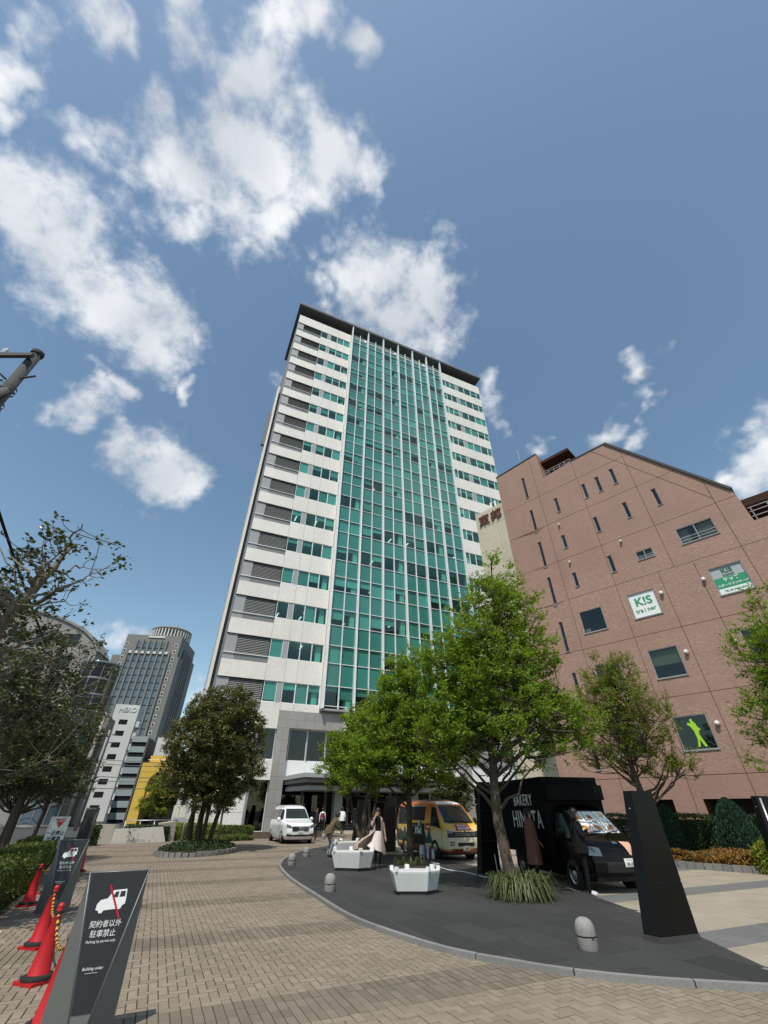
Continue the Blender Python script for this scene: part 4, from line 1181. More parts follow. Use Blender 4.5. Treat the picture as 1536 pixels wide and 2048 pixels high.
make_tree('green_tree', 'many-stemmed green tree behind the woman in the beige coat', (-1.0, 24.6, IZ),
          [(0, 0, 0, .17), (.02, 0, .8, .15), (.12, 0, 1.8, .10), (.3, 0, 3.4, .06), (.35, 0, 5.6, .012)],
          [(-.2, 0, 4.0, 2.0, 1.7, 1.2), (.1, 0, 5.2, 1.3, 1.2, 1.0), (-1.1, 0, 3.0, 1.2, 1.2, .8)],
          24, 440, 6, 14, .11, .48, m_leaf, m_bark, 13, G1, shell=.45, up=.5, limb_r=.045,
          extra_trunks=[[(-.05, 0, .2, .10), (-.45, 0, 1.4, .07), (-.9, 0, 2.8, .03)], [(.05, 0, .2, .09), (.5, 0, 1.5, .06), (.9, 0, 2.9, .025)]])
make_tree('green_tree', 'thin-leaved tree in front of the brick building behind the black pylon', (9.9, 19.0, 0),
          [(0, 0, 0, .15), (.0, 0, 1.5, .135), (-.1, 0, 2.6, .11), (-.1, 0, 4.2, .07), (.25, 0, 6.2, .035), (.5, 0, 7.6, .01)],
          [(-.1, 0, 4.6, 2.2, 2.0, 1.5), (.15, 0, 6.1, 1.4, 1.4, 1.2), (1.3, 0, 3.0, 1.2, 1.2, .6), (-1.0, 0, 3.4, 1.3, 1.2, .7)],
          54, 560, 5, 11, .080, .48, m_leaf2, m_bark, 14, G1, shell=.5, up=.75, limb_r=.05, limb_low=.25)
make_tree('green_tree', 'green tree by the right end of the brick building and its hedge', (14.6, 15.2, 0),
          [(0, 0, 0, .16), (.0, 0, 2, .13), (.05, 0, 4.5, .08), (.2, 0, 8.4, .012)],
          [(0, 0, 4.2, 2.3, 2.2, 1.6), (.1, 0, 6.2, 1.7, 1.7, 1.5), (-1.0, 0, 2.9, 1.5, 1.4, .9), (.2, 0, 8, .7, .7, 1)],
          30, 520, 6, 13, .088, .48, m_leaf, m_bark, 15, G1, shell=.5, up=.4, limb_r=.05)

# the round evergreen in its stone-edged bed
make_tree('evergreen_tree', 'round olive-brown evergreen tree in the stone-edged planting bed', (-9.1, 25.7, 0),
          [(0, 0, 0, .16), (-.1, 0, 1.4, .13), (.0, 0, 3.2, .09), (.1, 0, 6.4, .02)],
          [(-.1, 0, 4.7, 2.55, 2.4, 2.2), (.0, 0, 6.0, 1.95, 1.9, 1.55), (-.6, 0, 3.1, 2.0, 1.9, 1.2), (.7, 0, 3.3, 1.95, 1.9, 1.3), (.2, 0, 2.2, 1.6, 1.6, .75)],
          30, 1500, 6, 12, .112, .36, m_leaf_ever, m_bark_d, 21, None, shell=.33, up=.2, limb_r=.06, flat=.9,
          extra_trunks=[[(-.45, .1, 0, .12), (-.6, .1, 1.8, .10), (-1.0, .1, 3.6, .05)], [(.5, 0, 0, .12), (.75, 0, 1.6, .10), (1.1, 0, 3.6, .05)], [(.25, -.2, 0, .10), (.3, -.2, 2.0, .08), (.2, -.3, 4.2, .04)]])
bed = thing('planting_bed', 'oval bed of low green ground cover under the round tree, edged with small stones', 'plant bed', (-8.85, 25.2, 0))
OV = [(1.6 * math.cos(a), 2.5 * math.sin(a)) for a in np.linspace(0, 2 * math.pi, 40, endpoint=False)]
MB().prism(OV, -.02, .18).build('soil', m_soil, bed)
for i in range(0, 40):
    a0, a1 = 2 * math.pi * i / 40 + .012, 2 * math.pi * (i + 1) / 40 - .012
    q = [(1.61 * math.cos(a0), 2.51 * math.sin(a0)), (1.74 * math.cos(a0), 2.64 * math.sin(a0)), (1.74 * math.cos(a1), 2.64 * math.sin(a1)), (1.61 * math.cos(a1), 2.51 * math.sin(a1))]
    MB().prism(q, -.02, .17 + random.uniform(-.02, .02)).build('edging_stone', m_kerb, bed)
def scatter_leaves(name, parent, n, fn, m, size, seed, up=1.0, W=.6):
    rng = np.random.default_rng(seed)
    C = np.array([fn(rng) for _ in range(n)])
    D = rng.normal(0, 1, (n, 3)) + np.array([0, 0, .4]); N = rng.normal(0, .7, (n, 3)) + np.array([0, 0, up])
    me = leaves_mesh(name, C, D, N, size * rng.uniform(.6, 1.3, n), m, rng=rng, W=W)
    return put(name, me, parent, kind='stuff')
def disc(rng, rx, ry, z0, z1):
    a = rng.uniform(0, 2 * math.pi); r_ = math.sqrt(rng.random())
    return (rx * r_ * math.cos(a), ry * r_ * math.sin(a), rng.uniform(z0, z1) * (1.1 - .5 * r_ ** 4))
scatter_leaves('ground_cover', bed, 5000, lambda r_: disc(r_, 1.58, 2.48, .16, .42), m_leaf_hedge_d, .085, 31)
for i, (x, y) in enumerate([(-9.7, 25.0), (-8.0, 25.3)]):
    p = tag(MB().tube([(x, y, 0), (x + (.35, -.25)[i], y + .6, 3.4)], [.05, .045], 8).build('support_post', m_bark_p),
            ['pale wooden stake leaning on the left of the round tree', 'dark wooden stake propping the right of the round tree'][i], 'stake')

# big-leaved trees along the street side
G2 = 'knobbly street-side trees'
make_tree('street_tree', 'knobbly large-leaved tree reaching in over the brown notice board', (-7.75, 7.7, 0),
          [(0, 0, 0, .16), (.05, 0, 1.5, .15), (.1, 0, 3.2, .13), (.3, .05, 4.6, .105), (.6, .1, 5.6, .075), (.8, .15, 6.4, .03)],
          [(.9, .2, 6.1, 1.0, 1.2, .7), (.5, .2, 5.0, 1.1, 1.2, .7), (.2, .3, 4.1, 1.0, 1.2, .6), (-.8, .2, 5.5, 1.2, 1.2, 1.2)],
          46, 190, 2, 5, .115, .24, m_leaf_left, m_bark_p, 41, G2, shell=.35, up=.3, limb_r=.05, limb_low=.5, W=.72)
make_tree('street_tree', 'knobbly street tree with a forked trunk in the hedge beside the cones', (-10.6, 13.2, 0),
          [(0, 0, 0, .15), (.1, 0, 1.5, .14), (.0, 0, 3.0, .13), (.15, 0, 4.6, .11), (.3, 0, 6.2, .06)],
          [(.2, 0, 5.2, 1.7, 1.7, 1.2), (.3, 0, 3.9, 2.0, 1.9, 1.1), (-.8, 0, 4.6, 1.9, 1.9, 1.8), (.4, 0, 2.8, 1.7, 1.6, .7)],
          70, 520, 3, 7, .105, .32, m_leaf_left, m_bark_p, 42, G2, shell=.42, up=.25, limb_r=.05, limb_low=.35, W=.7)
make_tree('street_tree', 'dense dark street tree behind the white stop sign board', (-14.0, 19.5, 0),
          [(0, 0, 0, .15), (-.1, 0, 2.0, .13), (.1, 0, 4.0, .10), (.1, 0, 5.2, .03)],
          [(0, 0, 4.0, 2.0, 2.0, 1.5), (.2, 0, 2.9, 2.1, 2.0, 1.0), (-1.4, 0, 4.0, 2.0, 2.0, 1.6)],
          50, 640, 4, 8, .112, .32, m_leaf_left, m_bark, 43, G2, shell=.4, up=.25, limb_r=.06, limb_low=.3, W=.7)
make_tree('street_tree', 'leafy street tree standing before the concrete ramp wall', (-19.0, 26.0, 0),
          [(0, 0, 0, .15), (.1, 0, 2.0, .13), (.1, 0, 4.0, .09), (.2, 0, 5.0, .03)],
          [(0, 0, 3.8, 2.2, 2.2, 1.5), (.5, 0, 2.8, 2.2, 2.1, .9), (-1.4, 0, 3.8, 2.2, 2.2, 1.6)],
          46, 640, 4, 8, .125, .34, m_leaf_left, m_bark, 44, G2, shell=.4, up=.25, limb_r=.06, limb_low=.3, W=.7)
make_tree('street_tree', 'far street tree in front of the pale blue and white buildings', (-24.5, 36.5, 0),
          [(0, 0, 0, .14), (.1, 0, 2.0, .12), (.1, 0, 4.0, .08), (.2, 0, 6.0, .02)],
          [(0, 0, 4.2, 2.3, 2.2, 1.8), (.3, 0, 2.9, 2.2, 2.2, 1.0)],
          22, 300, 4, 8, .14, .40, m_leaf_left, m_bark, 45, G2, shell=.4, up=.25, limb_r=.05, W=.7)
make_tree('street_tree', 'yellowish leafy tree in front of the yellow building', (-23.3, 53.0, 0),
          [(0, 0, 0, .14), (.1, 0, 1.6, .12), (.1, 0, 3.5, .06), (.2, 0, 5.0, .02)],
          [(0, 0, 3.4, 2.1, 2.0, 1.5), (.8, 0, 4.4, 1.3, 1.3, 1.1), (-.6, 0, 2.0, 1.9, 1.8, .9)],
          18, 330, 5, 8, .18, .42, m_leaf2, m_bark, 46, G2, shell=.4, up=.25, limb_r=.04)
# small evergreen by the entrance canopy
make_tree('garden_tree', 'small dark evergreen beside the granite pillar of the tower', (4.6, 33.5, 0),
          [(0, 0, 0, .08), (.05, 0, 1.4, .06), (.1, 0, 3.4, .015)],
          [(0, 0, 2.3, 1.3, 1.2, 1.1), (.3, 0, 3.1, .8, .8, .7)],
          14, 220, 5, 8, .15, .34, m_leaf_left, m_bark_d, 47, None, shell=.45, up=.3, limb_r=.03)

# hedges: dense clipped leaf masses over a dark twiggy core
def hedge(name, label, pts, width, h, m, n, seed, leaf=.075, cat='hedge', core=m_leaf_hedge_d, wob=.06, group=None):
    P = [Vector((p[0], p[1])) for p in pts]
    t = thing(name, label, cat, (P[0].x, P[0].y, 0), 0, group)
    rng = np.random.default_rng(seed)
    L = [0]
    for i in range(1, len(P)): L.append(L[-1] + (P[i] - P[i - 1]).length)
    def at(s):
        i = min(max(np.searchsorted(L, s) - 1, 0), len(P) - 2)
        f = (s - L[i]) / (L[i + 1] - L[i]); d = (P[i + 1] - P[i]).normalized()
        return P[i].lerp(P[i + 1], f), Vector((-d.y, d.x))
    rings = []
    for s in np.linspace(0, L[-1], max(4, int(L[-1] / .5))):
        c, nn = at(s); a = width / 2 * .86; hh = h * .93
        rings.append([(c.x + nn.x * o - P[0].x, c.y + nn.y * o - P[0].y, z) for o, z in ((-a, 0), (-a * 1.02, hh * .6), (-a * .8, hh), (a * .8, hh), (a * 1.02, hh * .6), (a, 0))])
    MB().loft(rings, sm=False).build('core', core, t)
    C = []; N = []
    for k in range(n):
        s = rng.uniform(0, L[-1]); c, nn = at(s)
        u = rng.random() * (2 * h + width)
        if u < h: o, z, nv = -width / 2, u, (-nn.x, -nn.y, .3)
        elif u < h + width: o, z, nv = u - h - width / 2, h, (0, 0, 1)
        else: o, z, nv = width / 2, u - h - width, (nn.x, nn.y, .3)
        if rng.random() < .06: 
            c = at(rng.choice([0.02, L[-1] - .02]))[0]; o = rng.uniform(-width / 2, width / 2); z = rng.uniform(0, h)
        wv = wob * math.sin(s * 2.1 + o * 3) + rng.normal(0, .03)
        C.append((c.x + nn.x * o - P[0].x + rng.normal(0, .03), c.y + nn.y * o - P[0].y + rng.normal(0, .03), max(.01, z + wv * (z > h * .8)))); N.append(nv)
    C = np.array(C); N = np.array(N) + rng.normal(0, .55, (n, 3)); D = rng.normal(0, 1, (n, 3)) + np.array([0, 0, .5])
    me = leaves_mesh('foliage', C, D, N, leaf * rng.uniform(.6, 1.3, n), m, rng=rng)
    put('foliage', me, t, kind='stuff')
    return t
a1, a2, a3 = SW(-3.0, 9.2), SW(-3.05, 16), SW(-4.4, 29.5)
hedge('clipped_hedge', 'low yellow-green clipped hedge along the street side behind the cones', [a1, a2, a3], 1.25, .62, m_leaf_hedge, 26000, 51, .07)
hedge('clipped_hedge', 'tall dark clipped hedge in front of the brick building', [(9.7, 23.6), (12.2, 20.9), (17.0, 15.3)], 1.0, 1.42, m_leaf_hedge_d, 26000, 52, .075)
hedge('low_shrubs', 'strip of copper-leaved low shrubs at the foot of the tall dark hedge', [(9.6, 20.6), (11.2, 18.7), (12.6, 16.9)], 1.0, .42, m_leaf_or, 9000, 53, .085, cat='shrub', core=m_soil, wob=.08)
hedge('low_shrubs', 'bright yellow-green shrub clump by the leaning right-hand pylon', [(12.2, 17.3), (13.3, 15.6)], 1.1, .72, m_leaf_yel, 4200, 54, .09, cat='shrub', core=m_soil, wob=.1)
hedge('clipped_hedge', 'small golden clipped hedge beyond the round tree', [(-14.6, 35.2), (-11.7, 36.4)], 1.2, .85, m_leaf_yel, 5000, 55, .09)
hedge('clipped_hedge', 'green clipped hedge between the round tree and the tower corner', [(-11.9, 36.3), (-9.6, 37.6)], 1.1, .7, m_leaf_hedge, 4000, 56, .09)
hedge('low_shrubs', 'patch of low green ground cover by the tower corner', [(-11.8, 34.0), (-9.4, 36.0)], 2.0, .22, m_leaf_hedge, 5000, 57, .09, cat='shrub', core=m_soil)
hedge('clipped_hedge', 'dark round bush at the foot of the beige ramp wall', [(-17.2, 29.6), (-16.6, 30.2)], .9, .85, m_leaf_hedge_d, 1800, 58, .09)
# stone edging of the right-hand bed
kb = thing('stone_edging', 'row of rough grey edging stones below the copper shrubs', 'edging', (9.0, 20.4, 0))
d_ = Vector((12.6 - 9.0, 16.2 - 20.4)); L_ = d_.length; d_.normalize()
for i in range(22):
    q = i * .27
    if q > L_: break
    MB().rbox((d_.x * q, d_.y * q, .07), (.25, .2 + random.uniform(-.03, .03), .22 + random.uniform(-.03, .03)), math.atan2(d_.y, d_.x) + random.uniform(-.06, .06)).build('edging_stone', m_kerb, kb)
for i, (x, y, h, r_) in enumerate([(11.5, 20.75, 1.8, .5), (12.75, 18.75, 1.98, .72)]):
    t = thing('conifer', ['slim dark conifer rising just above the hedge', 'broad blue-green conifer standing in front of the hedge'][i], 'conifer', (x, y, 0))
    MB().tube([(0, 0, 0), (0, 0, h * .8)], [.06, .02], 6).build('trunk', m_bark_d, t)
    rng = np.random.default_rng(60 + i); n = 9000
    z = rng.random(n) ** .8 * h; rad = r_ * np.clip(1.25 * np.sqrt(np.clip(1 - z / h, 0, 1)), 0, 1) * (.62 + .43 * rng.random(n))
    a = rng.uniform(0, 2 * np.pi, n)
    C = np.stack([rad * np.cos(a), rad * np.sin(a), z], 1)
    D = np.stack([np.cos(a) * .5, np.sin(a) * .5, np.ones(n)], 1) + rng.normal(0, .25, (n, 3)); N = np.stack([np.cos(a), np.sin(a), np.full(n, .3)], 1) + rng.normal(0, .4, (n, 3))
    put('crown', leaves_mesh('crown', C, D, N, .10 * rng.uniform(.6, 1.3, n), m_leaf_con, rng=rng, W=.4), t)
# strappy grass tufts round the island trees
def grass_tuft(name, label, loc, rx, ry, n, L, seed):
    t = thing(name, label, 'grass', loc)
    rng = np.random.default_rng(seed)
    V = []; Q = []
    for k in range(n):
        a = rng.uniform(0, 2 * math.pi); r_ = math.sqrt(rng.random()) * .8
        b0 = np.array([rx * r_ * math.cos(a), ry * r_ * math.sin(a), 0.0])
        aa = a + rng.normal(0, .6); l_ = L * rng.uniform(.35, 1.3); w_ = .012
        out = np.array([math.cos(aa), math.sin(aa), 0]); lat = np.array([-math.sin(aa), math.cos(aa), 0])
        up_h = rng.uniform(.25, .75); pts = [b0, b0 + out * l_ * .2 + np.array([0, 0, l_ * .75 * up_h]), b0 + out * l_ * .5 + np.array([0, 0, l_ * up_h]), b0 + out * l_ * .85 + np.array([0, 0, max(.015, l_ * (up_h - .45) * rng.uniform(.3, 1.2))])]
        ws = [w_, w_, w_ * .8, .002]
        o = len(V)
        for p, q in zip(pts, ws): V += [p - lat * q, p + lat * q]
        for s in range(3): Q.append((o + 2 * s, o + 2 * s + 1, o + 2 * s + 3, o + 2 * s + 2))
    put('blades', npmesh('blades', V, Q, m_blade, None, np.repeat(rng.random(n), 3)), t, kind='stuff')
    MB().lathe([(rx * .85, .0), (rx * .8, .012), (.01, .03)], 16).build('soil', m_soil, t)
    return t
grass_tuft('grass_tuft', 'big tuft of arching strap grass at the foot of the tallest tree', (3.05, 12.35, IZ), .6, .52, 1000, .52, 71)
grass_tuft('grass_tuft', 'small sparse grass tuft at the foot of the tree behind the stone bench', (.96, 19.2, IZ), .6, .5, 260, .30, 72)
# ---------------------------------------------------------------- street furniture
m_signgrey = mat('sign_grey_metal', (.150, .155, .152), .5, .5, metal=.2, n1=(3, .08), n2=(60, .12))
m_signdark = mat('sign_dark_face', (.022, .024, .028), .45, .45, n1=(2, .1))
m_print = mat('white_print', (.78, .78, .78), .5, .3)
m_print2 = mat('grey_print', (.4, .4, .41), .5, .3)
m_slash = mat('slash_red', (.45, .012, .03), .5, .3)
m_cone = mat('cone_red', (.44, .012, .017), .45, .4, n1=(4, .15), n2=(20, .12))
m_rubber = mat('black_rubber', (.025, .022, .021), .8, .2, n1=(10, .3))
m_rope_y = mat('rope_yellow', (.52, .30, .06), .7, .2)
m_blackgran = mat('polished_black_granite', (.007, .0068, .0068), .2, .14, n1=(1, .2), n2=(70, .5), dark=(2.5, .68, (.013, .012, .012)))
m_plinth = mat('dark_plinth', (.06, .058, .055), .7, .3, n1=(2, .2))
m_boll = mat('bollard_granite', (.24, .23, .215), .75, .3, n1=(6, .15), n2=(80, .55), bump=(90, .3, .003))
m_bench = mat('pale_terrazzo', (.56, .56, .545), .55, .4, streak=(4, .12), n1=(1.5, .08), n2=(60, .12), dark=(3, .70, (.46, .46, .44)))
m_stud = mat('white_stud', (.80, .80, .79), .5, .4)

m_edge = mat('edge_trim_grey', (.20, .205, .21), .45, .5, metal=.4)
def parking_sign(label, loc, rz, sc=1.0):
    t = thing('parking_sign', label, 'sign', loc, rz)
    t.scale = (sc, sc, sc)
    h = 1.115
    T = [(-.26, 0, h), (.26, 0, h), (.26, .11, h), (-.26, .11, h)]
    B = [(-.285, .15, 0), (-.035, -.085, 0), (.055, -.085, 0), (.29, .12, 0), (.24, .30, 0), (-.24, .30, 0)]
    b = MB()
    b.add(T + B, [(0, 1, 2, 3), (0, 5, 6, 1)[::1], (0, 4, 5), (1, 6, 7), (0, 3, 9, 4), (1, 7, 8, 2), (3, 2, 8, 9)])
    b.build('body', m_signgrey, t)
    tilt = math.atan2(.085, h)
    def fp(x, z, o=.006): return (x, -.085 * (1 - z / h) - o, z + o * .08)
    def fx(z, sd):                                         # front facet edges at height z
        return (-.26 + (.225) * (1 - z / h)) if sd < 0 else (.26 - .205 * (1 - z / h))
    z0, z1 = .20, h - .012
    b = MB(); b.quad(fp(fx(z0, -1) + .01, z0, .004), fp(fx(z0, 1) - .01, z0, .004), fp(fx(z1, 1) - .012, z1, .004), fp(fx(z1, -1) + .012, z1, .004)); b.build('dark_face', m_signdark, t)
    for e in ([(T[0]), T[1]], [T[0], B[1]], [T[1], B[2]]):
        MB().tube([Vector(e[0]) + Vector((0, -.004, 0)), Vector(e[1]) + Vector((0, -.004, 0))], .0055, 6).build('edge_trim', m_edge, t)
    # pictogram: car with a slash
    car = [(-.13, .80), (-.13, .845), (-.105, .875), (-.045, .885), (-.01, .945), (.115, .95), (.125, .885), (.128, .835), (.105, .825), (.095, .80), (.075, .795), (.055, .80), (-.055, .795), (-.07, .775), (-.095, .775), (-.105, .795)]
    car = [(x * .92, .87 + (z - .86) * .92 + .03) for x, z in car]
    if parea(car) < 0: car = car[::-1]
    tri = tessellate_polygon([[Vector((p[0], p[1], 0)) for p in car]])
    b = MB(); b.add([fp(p[0], p[1], .0075) for p in car], [tuple(q) for q in tri]); b.build('pictogram', m_print, t)
    b = MB()
    for w_ in ([(-.005, .92), (.015, .965), (.045, .967), (.045, .922)], [(.06, .922), (.06, .967), (.105, .968), (.11, .925)]): b.add([fp(p[0] * .92, .87 + (p[1] - .86) * .92, .0085) for p in w_], [(0, 3, 2, 1)])
    b.build('pictogram_window', m_signdark, t)
    b = MB(); b.quad(fp(.095, .77, .0095), fp(.11, .775, .0095), fp(-.045, 1.02, .0095), fp(-.06, 1.015, .0095)); b.build('slash', m_slash, t)
    def ln(s, size, z, m, bold=.0, x=0):
        put('lettering', text_mesh(s, size, m, 0, bold), t, fp(x, z, .008), rot=(R(90) - tilt, 0, 0))
    ln('契約者以外', .053, .745, m_print, 0); ln('駐車禁止', .053, .682, m_print, 0); ln('Parking by permit only', .026, .634, m_print, 0, .0)
    ln('Building under', .028, .465, m_print, 0, .0); MB().quad(fp(-.055, .436, .008), fp(.045, .436, .008), fp(.045, .440, .008), fp(-.055, .440, .008)).build('fine_print', m_print2, t)
    return t
parking_sign('near grey wedge-shaped sign with a crossed-out car above the red cone', (-2.62, 5.40, 0), R(26))
parking_sign('grey wedge-shaped crossed-out car sign standing beside the hedge', (-6.45, 10.95, 0), R(24))

def cone(label, loc, group=None, h=.66, white=False):
    t = thing('traffic_cone', label, 'cone', loc, random.uniform(0, 1.5), group)
    MB().lathe([(.130, .035), (.118, .05), (.034, h - .06), (.038, h - .055), (.038, h - .05), (.03, h - .03)], 20).build('body', m_cone, t)
    MB().ell((0, 0, h - .02), (.036, .036, .038), 12, 8).build('knob', m_cone, t)
    MB().box(-.16, .16, -.16, .16, 0, .03).build('base', m_cone, t)
    MB().lathe([(.165, .031), (.17, .06), (.125, .075), (.118, .05)], 20).build('weight', m_rubber, t)
    MB().lathe([(.045, h - .085), (.047, h - .07), (.04, h - .058)], 14).build('ring', m_rubber, t)
    if white:
        for z in (.26, .44): MB().lathe([(.118 - .084 * (z - .05) / (h - .11) + .002, z), (.118 - .084 * (z + .09 - .05) / (h - .11) + .002, z + .09)], 20).build('white_band', m_print, t)
    return t
CN = [((-4.02, 7.02), 'red traffic cone roped between the near sign and the brown notice board'), ((-5.05, 8.53), 'red traffic cone just behind the one beside the brown notice board'), ((-3.06, 5.72), 'red traffic cone tucked right behind the near parking sign'),
      ((-7.45, 11.75), 'red traffic cone beside the hedge corner and the farther parking sign'), ((-8.05, 13.3), 'red traffic cone against the hedge behind the farther parking sign'), ((-8.9, 15.4), 'farther red traffic cone along the hedge, roped to its neighbours'), ((-9.9, 17.6), 'last red traffic cone of the roped row along the hedge')]
for p, lb in CN: cone(lb, (p[0], p[1], 0), 'roped red cones')
def rope(a, b_, sag, label):
    pts = [Vector((a[0] + (b_[0] - a[0]) * t, a[1] + (b_[1] - a[1]) * t, .575 - 4 * sag * t * (1 - t))) for t in np.linspace(0, 1, 25)]
    mb = MB()
    for i in range(24): mb.tube(pts[i:i + 2], .016, 6, i % 2)
    tag(mb.build('tiger_rope', [m_rope_y, m_rubber]), label, 'rope', 'striped ropes between the cones')
C_ = [c[0] for c in CN]
rope(C_[0], C_[2], .16, 'yellow and black rope hanging from the near parking sign cone')
rope(C_[1], C_[0], .12, 'yellow and black rope slung between the two cones by the notice board')
rope(C_[3], C_[4], .08, 'yellow and black rope from the hedge corner cone')
rope(C_[4], C_[5], .10, 'yellow and black rope along the middle of the hedge')
rope(C_[5], C_[6], .10, 'yellow and black rope at the far end of the cone row')
cone('red and white banded cone at the dark glass corner of the tower', (-10.8, 39.8, 0), None, .8, True)
cone('red and white banded cone beside the white van', (-8.5, 41.2, 0), None, .8, True)

nb = thing('notice_board', 'small brown notice board in a metal frame on the paving', 'board', (-4.78, 6.62, 0), R(14))
MB().box(-.25, .25, -.012, .012, .06, .50).build('panel', mat('brown_panel', (.045, .022, .018), .5, .4), nb)
fr = MB(); fr.box(-.27, .27, -.02, .02, .50, .525).box(-.27, .27, -.02, .02, .035, .06).box(-.27, -.25, -.02, .02, 0, .5).box(.25, .27, -.02, .02, 0, .5); fr.build('frame', m_silver, nb)
ring = [(.09 * math.cos(a) + .03, .30 + .12 * math.sin(a)) for a in np.linspace(-1.2, 2.6, 14)]
b = MB(); b.tube([(x, -.015, z) for x, z in ring], .016, 6); b.build('pictogram', m_print2, nb)
b = MB(); b.ell((-.02, -.014, .27), (.09, .006, .07), 12, 6); b.build('pictogram', m_rubber, nb)
MB().rbox((0, .14, .22), (.5, .02, .5), 0, rx=R(-32)).build('back_leg', m_silver, nb)

# black granite pylons
def pylon(label, loc, h, rz=0.0, w=1.0, stripe=False):
    t = thing('granite_pylon', label, 'pylon', loc, rz, 'black granite pylons')
    bot = [(-.48 * w, -.18), (-.35 * w, -.40), (.38 * w, -.14), (.24 * w, .24)]
    top = [(.42 * w + .60 * (x - .42 * w), .1 + .60 * (y - .1)) for x, y in bot]
    def sec(z): return [(bot[i][0] + (top[i][0] - bot[i][0]) * z / h, bot[i][1] + (top[i][1] - bot[i][1]) * z / h, z) for i in range(4)]
    MB().loft([[(x * 1.02, y * 1.02, 0) for x, y in bot], [(x * 1.02, y * 1.02, .06) for x, y in bot]], sm=False).build('plinth', m_plinth, t)
    cuts = [.06, .06 + (h - .06) * .33, .06 + (h - .06) * .665, h]
    for i in range(3): MB().loft([sec(cuts[i] + .004), sec(cuts[i + 1] - .004)], sm=False).build('granite_block', m_blackgran, t)
    MB().loft([[(x * .97, y * .97, z) for x, y, z in sec(.06)], [(x * .97, y * .97, z) for x, y, z in sec(h - .03)]], sm=False).build('core', m_plinth, t)
    a, b_ = Vector(sec(h * .86)[0]), Vector(sec(h * .86)[1])
    c = a.lerp(b_, .5)
    MB().ell(c, (.012, .012, .012), 8, 6).build('fixing', m_silver, t)
    if stripe:
        p, q = Vector(sec(h - .06)[1]).lerp(Vector(sec(h - .06)[2]), .3), Vector(sec(.1)[1]).lerp(Vector(sec(.1)[2]), .3)
        MB().tube([p + Vector((0, -.005, 0)), q + Vector((0, -.005, 0))], .035, 6).build('light_strip', m_silver, t)
    return t
pylon('tapered black granite pylon alone at the broad end of the dark island', (4.35, 8.85, IZ), 1.84)
pylon('tapered black granite pylon with a white cable at its foot beside the tallest tree', (3.17, 16.35, IZ), 2.33, 0, .85)
pylon('tapered black granite pylon behind the woman in the beige coat', (.17, 24.1, IZ), 2.15, 0, .95)
pylon('tapered black granite pylon near the tower entrance', (-1.55, 32.2, 0), 2.2, 0, .95)
pylon('tapered black granite pylon with a metal strip by the copper shrubs', (11.55, 15.6, 0), 1.98, R(-10), .95, True)

# pale stone benches with studs
def bench(label, loc, rz, sc=1.0):
    t = thing('stone_bench', label, 'bench', loc, rz, 'pale stone benches on the island')
    P = [(-.62, -.22), (.22, -.40), (.60, -.12), (.58, .22), (-.10, .40), (-.60, .22)]
    h = .43
    MB().prism([(x * .74, y * .74) for x, y in P], 0, .07).build('plinth', m_plinth, t)
    lo = [(x * .84, y * .84, .07) for x, y in P]; up = [(x, y, h - .03) for x, y in P]; tp = [(x, y, h) for x, y in P]; tp2 = [(x * .96, y * .96, h + .006) for x, y in P]
    MB().loft([lo, up, tp, tp2], sm=False).build('block', m_bench, t)
    for i in range(6):
        a = Vector(P[i]).lerp(Vector(P[(i + 1) % 6]), .06) * .95
        MB().rbox((a.x, a.y, h + .045), (.085, .085, .085), math.atan2(a.y, a.x)).build('stud', m_stud, t)
    t.scale = (sc, sc, sc)
    return t
bench('pale stone bench between two tree pits with a bare top, nearest the tallest tree', (.75, 12.95, IZ), R(12), .95)
bench('pale stone bench beside the standing woman in the beige coat', (-1.0, 17.55, IZ), R(-2), 1.12)
bench('pale stone bench with the stooping man in the olive jacket', (-1.55, 22.4, IZ), R(28), 1.15)
# granite bollards
BOL = MB().lathe([(.15, 0), (.155, .02), (.155, .165)], 22).mesh('base_stone', m_boll)
BOL2 = MB().lathe([(.155, .185), (.155, .26), (.145, .32), (.118, .375), (.07, .41), (.001, .422)], 22).mesh('dome', m_boll)
BOL3 = MB().lathe([(.143, .16), (.143, .19)], 22).mesh('groove', m_rubber)
BOL4 = MB().box(-.02, .02, -.165, -.12, .16, .185).mesh('reflector', m_rubber)
for (x, y, z), lb in [((2.84, 8.16, IZ), 'grey granite bollard in front of the lone pylon at the broad end of the island'), ((-1.30, 13.25, IZ), 'grey granite bollard at the kerb between the two nearer stone benches'), ((-3.28, 19.1, IZ), 'grey granite bollard at the curved tip of the island kerb'),
                      ((-3.27, 22.4, IZ), 'grey granite bollard on the island kerb behind the curved tip'), ((-4.2, 36.2, 0), 'grey granite bollard in front of the tower entrance beside the white van')]:
    t = thing('bollard', lb, 'bollard', (x, y, z), random.uniform(-.3, .3), 'granite bollards'); t.scale = (.86, .86, .78)
    for nm, me in (('base_stone', BOL), ('dome', BOL2), ('groove', BOL3), ('reflector', BOL4)): put(nm, me, t)

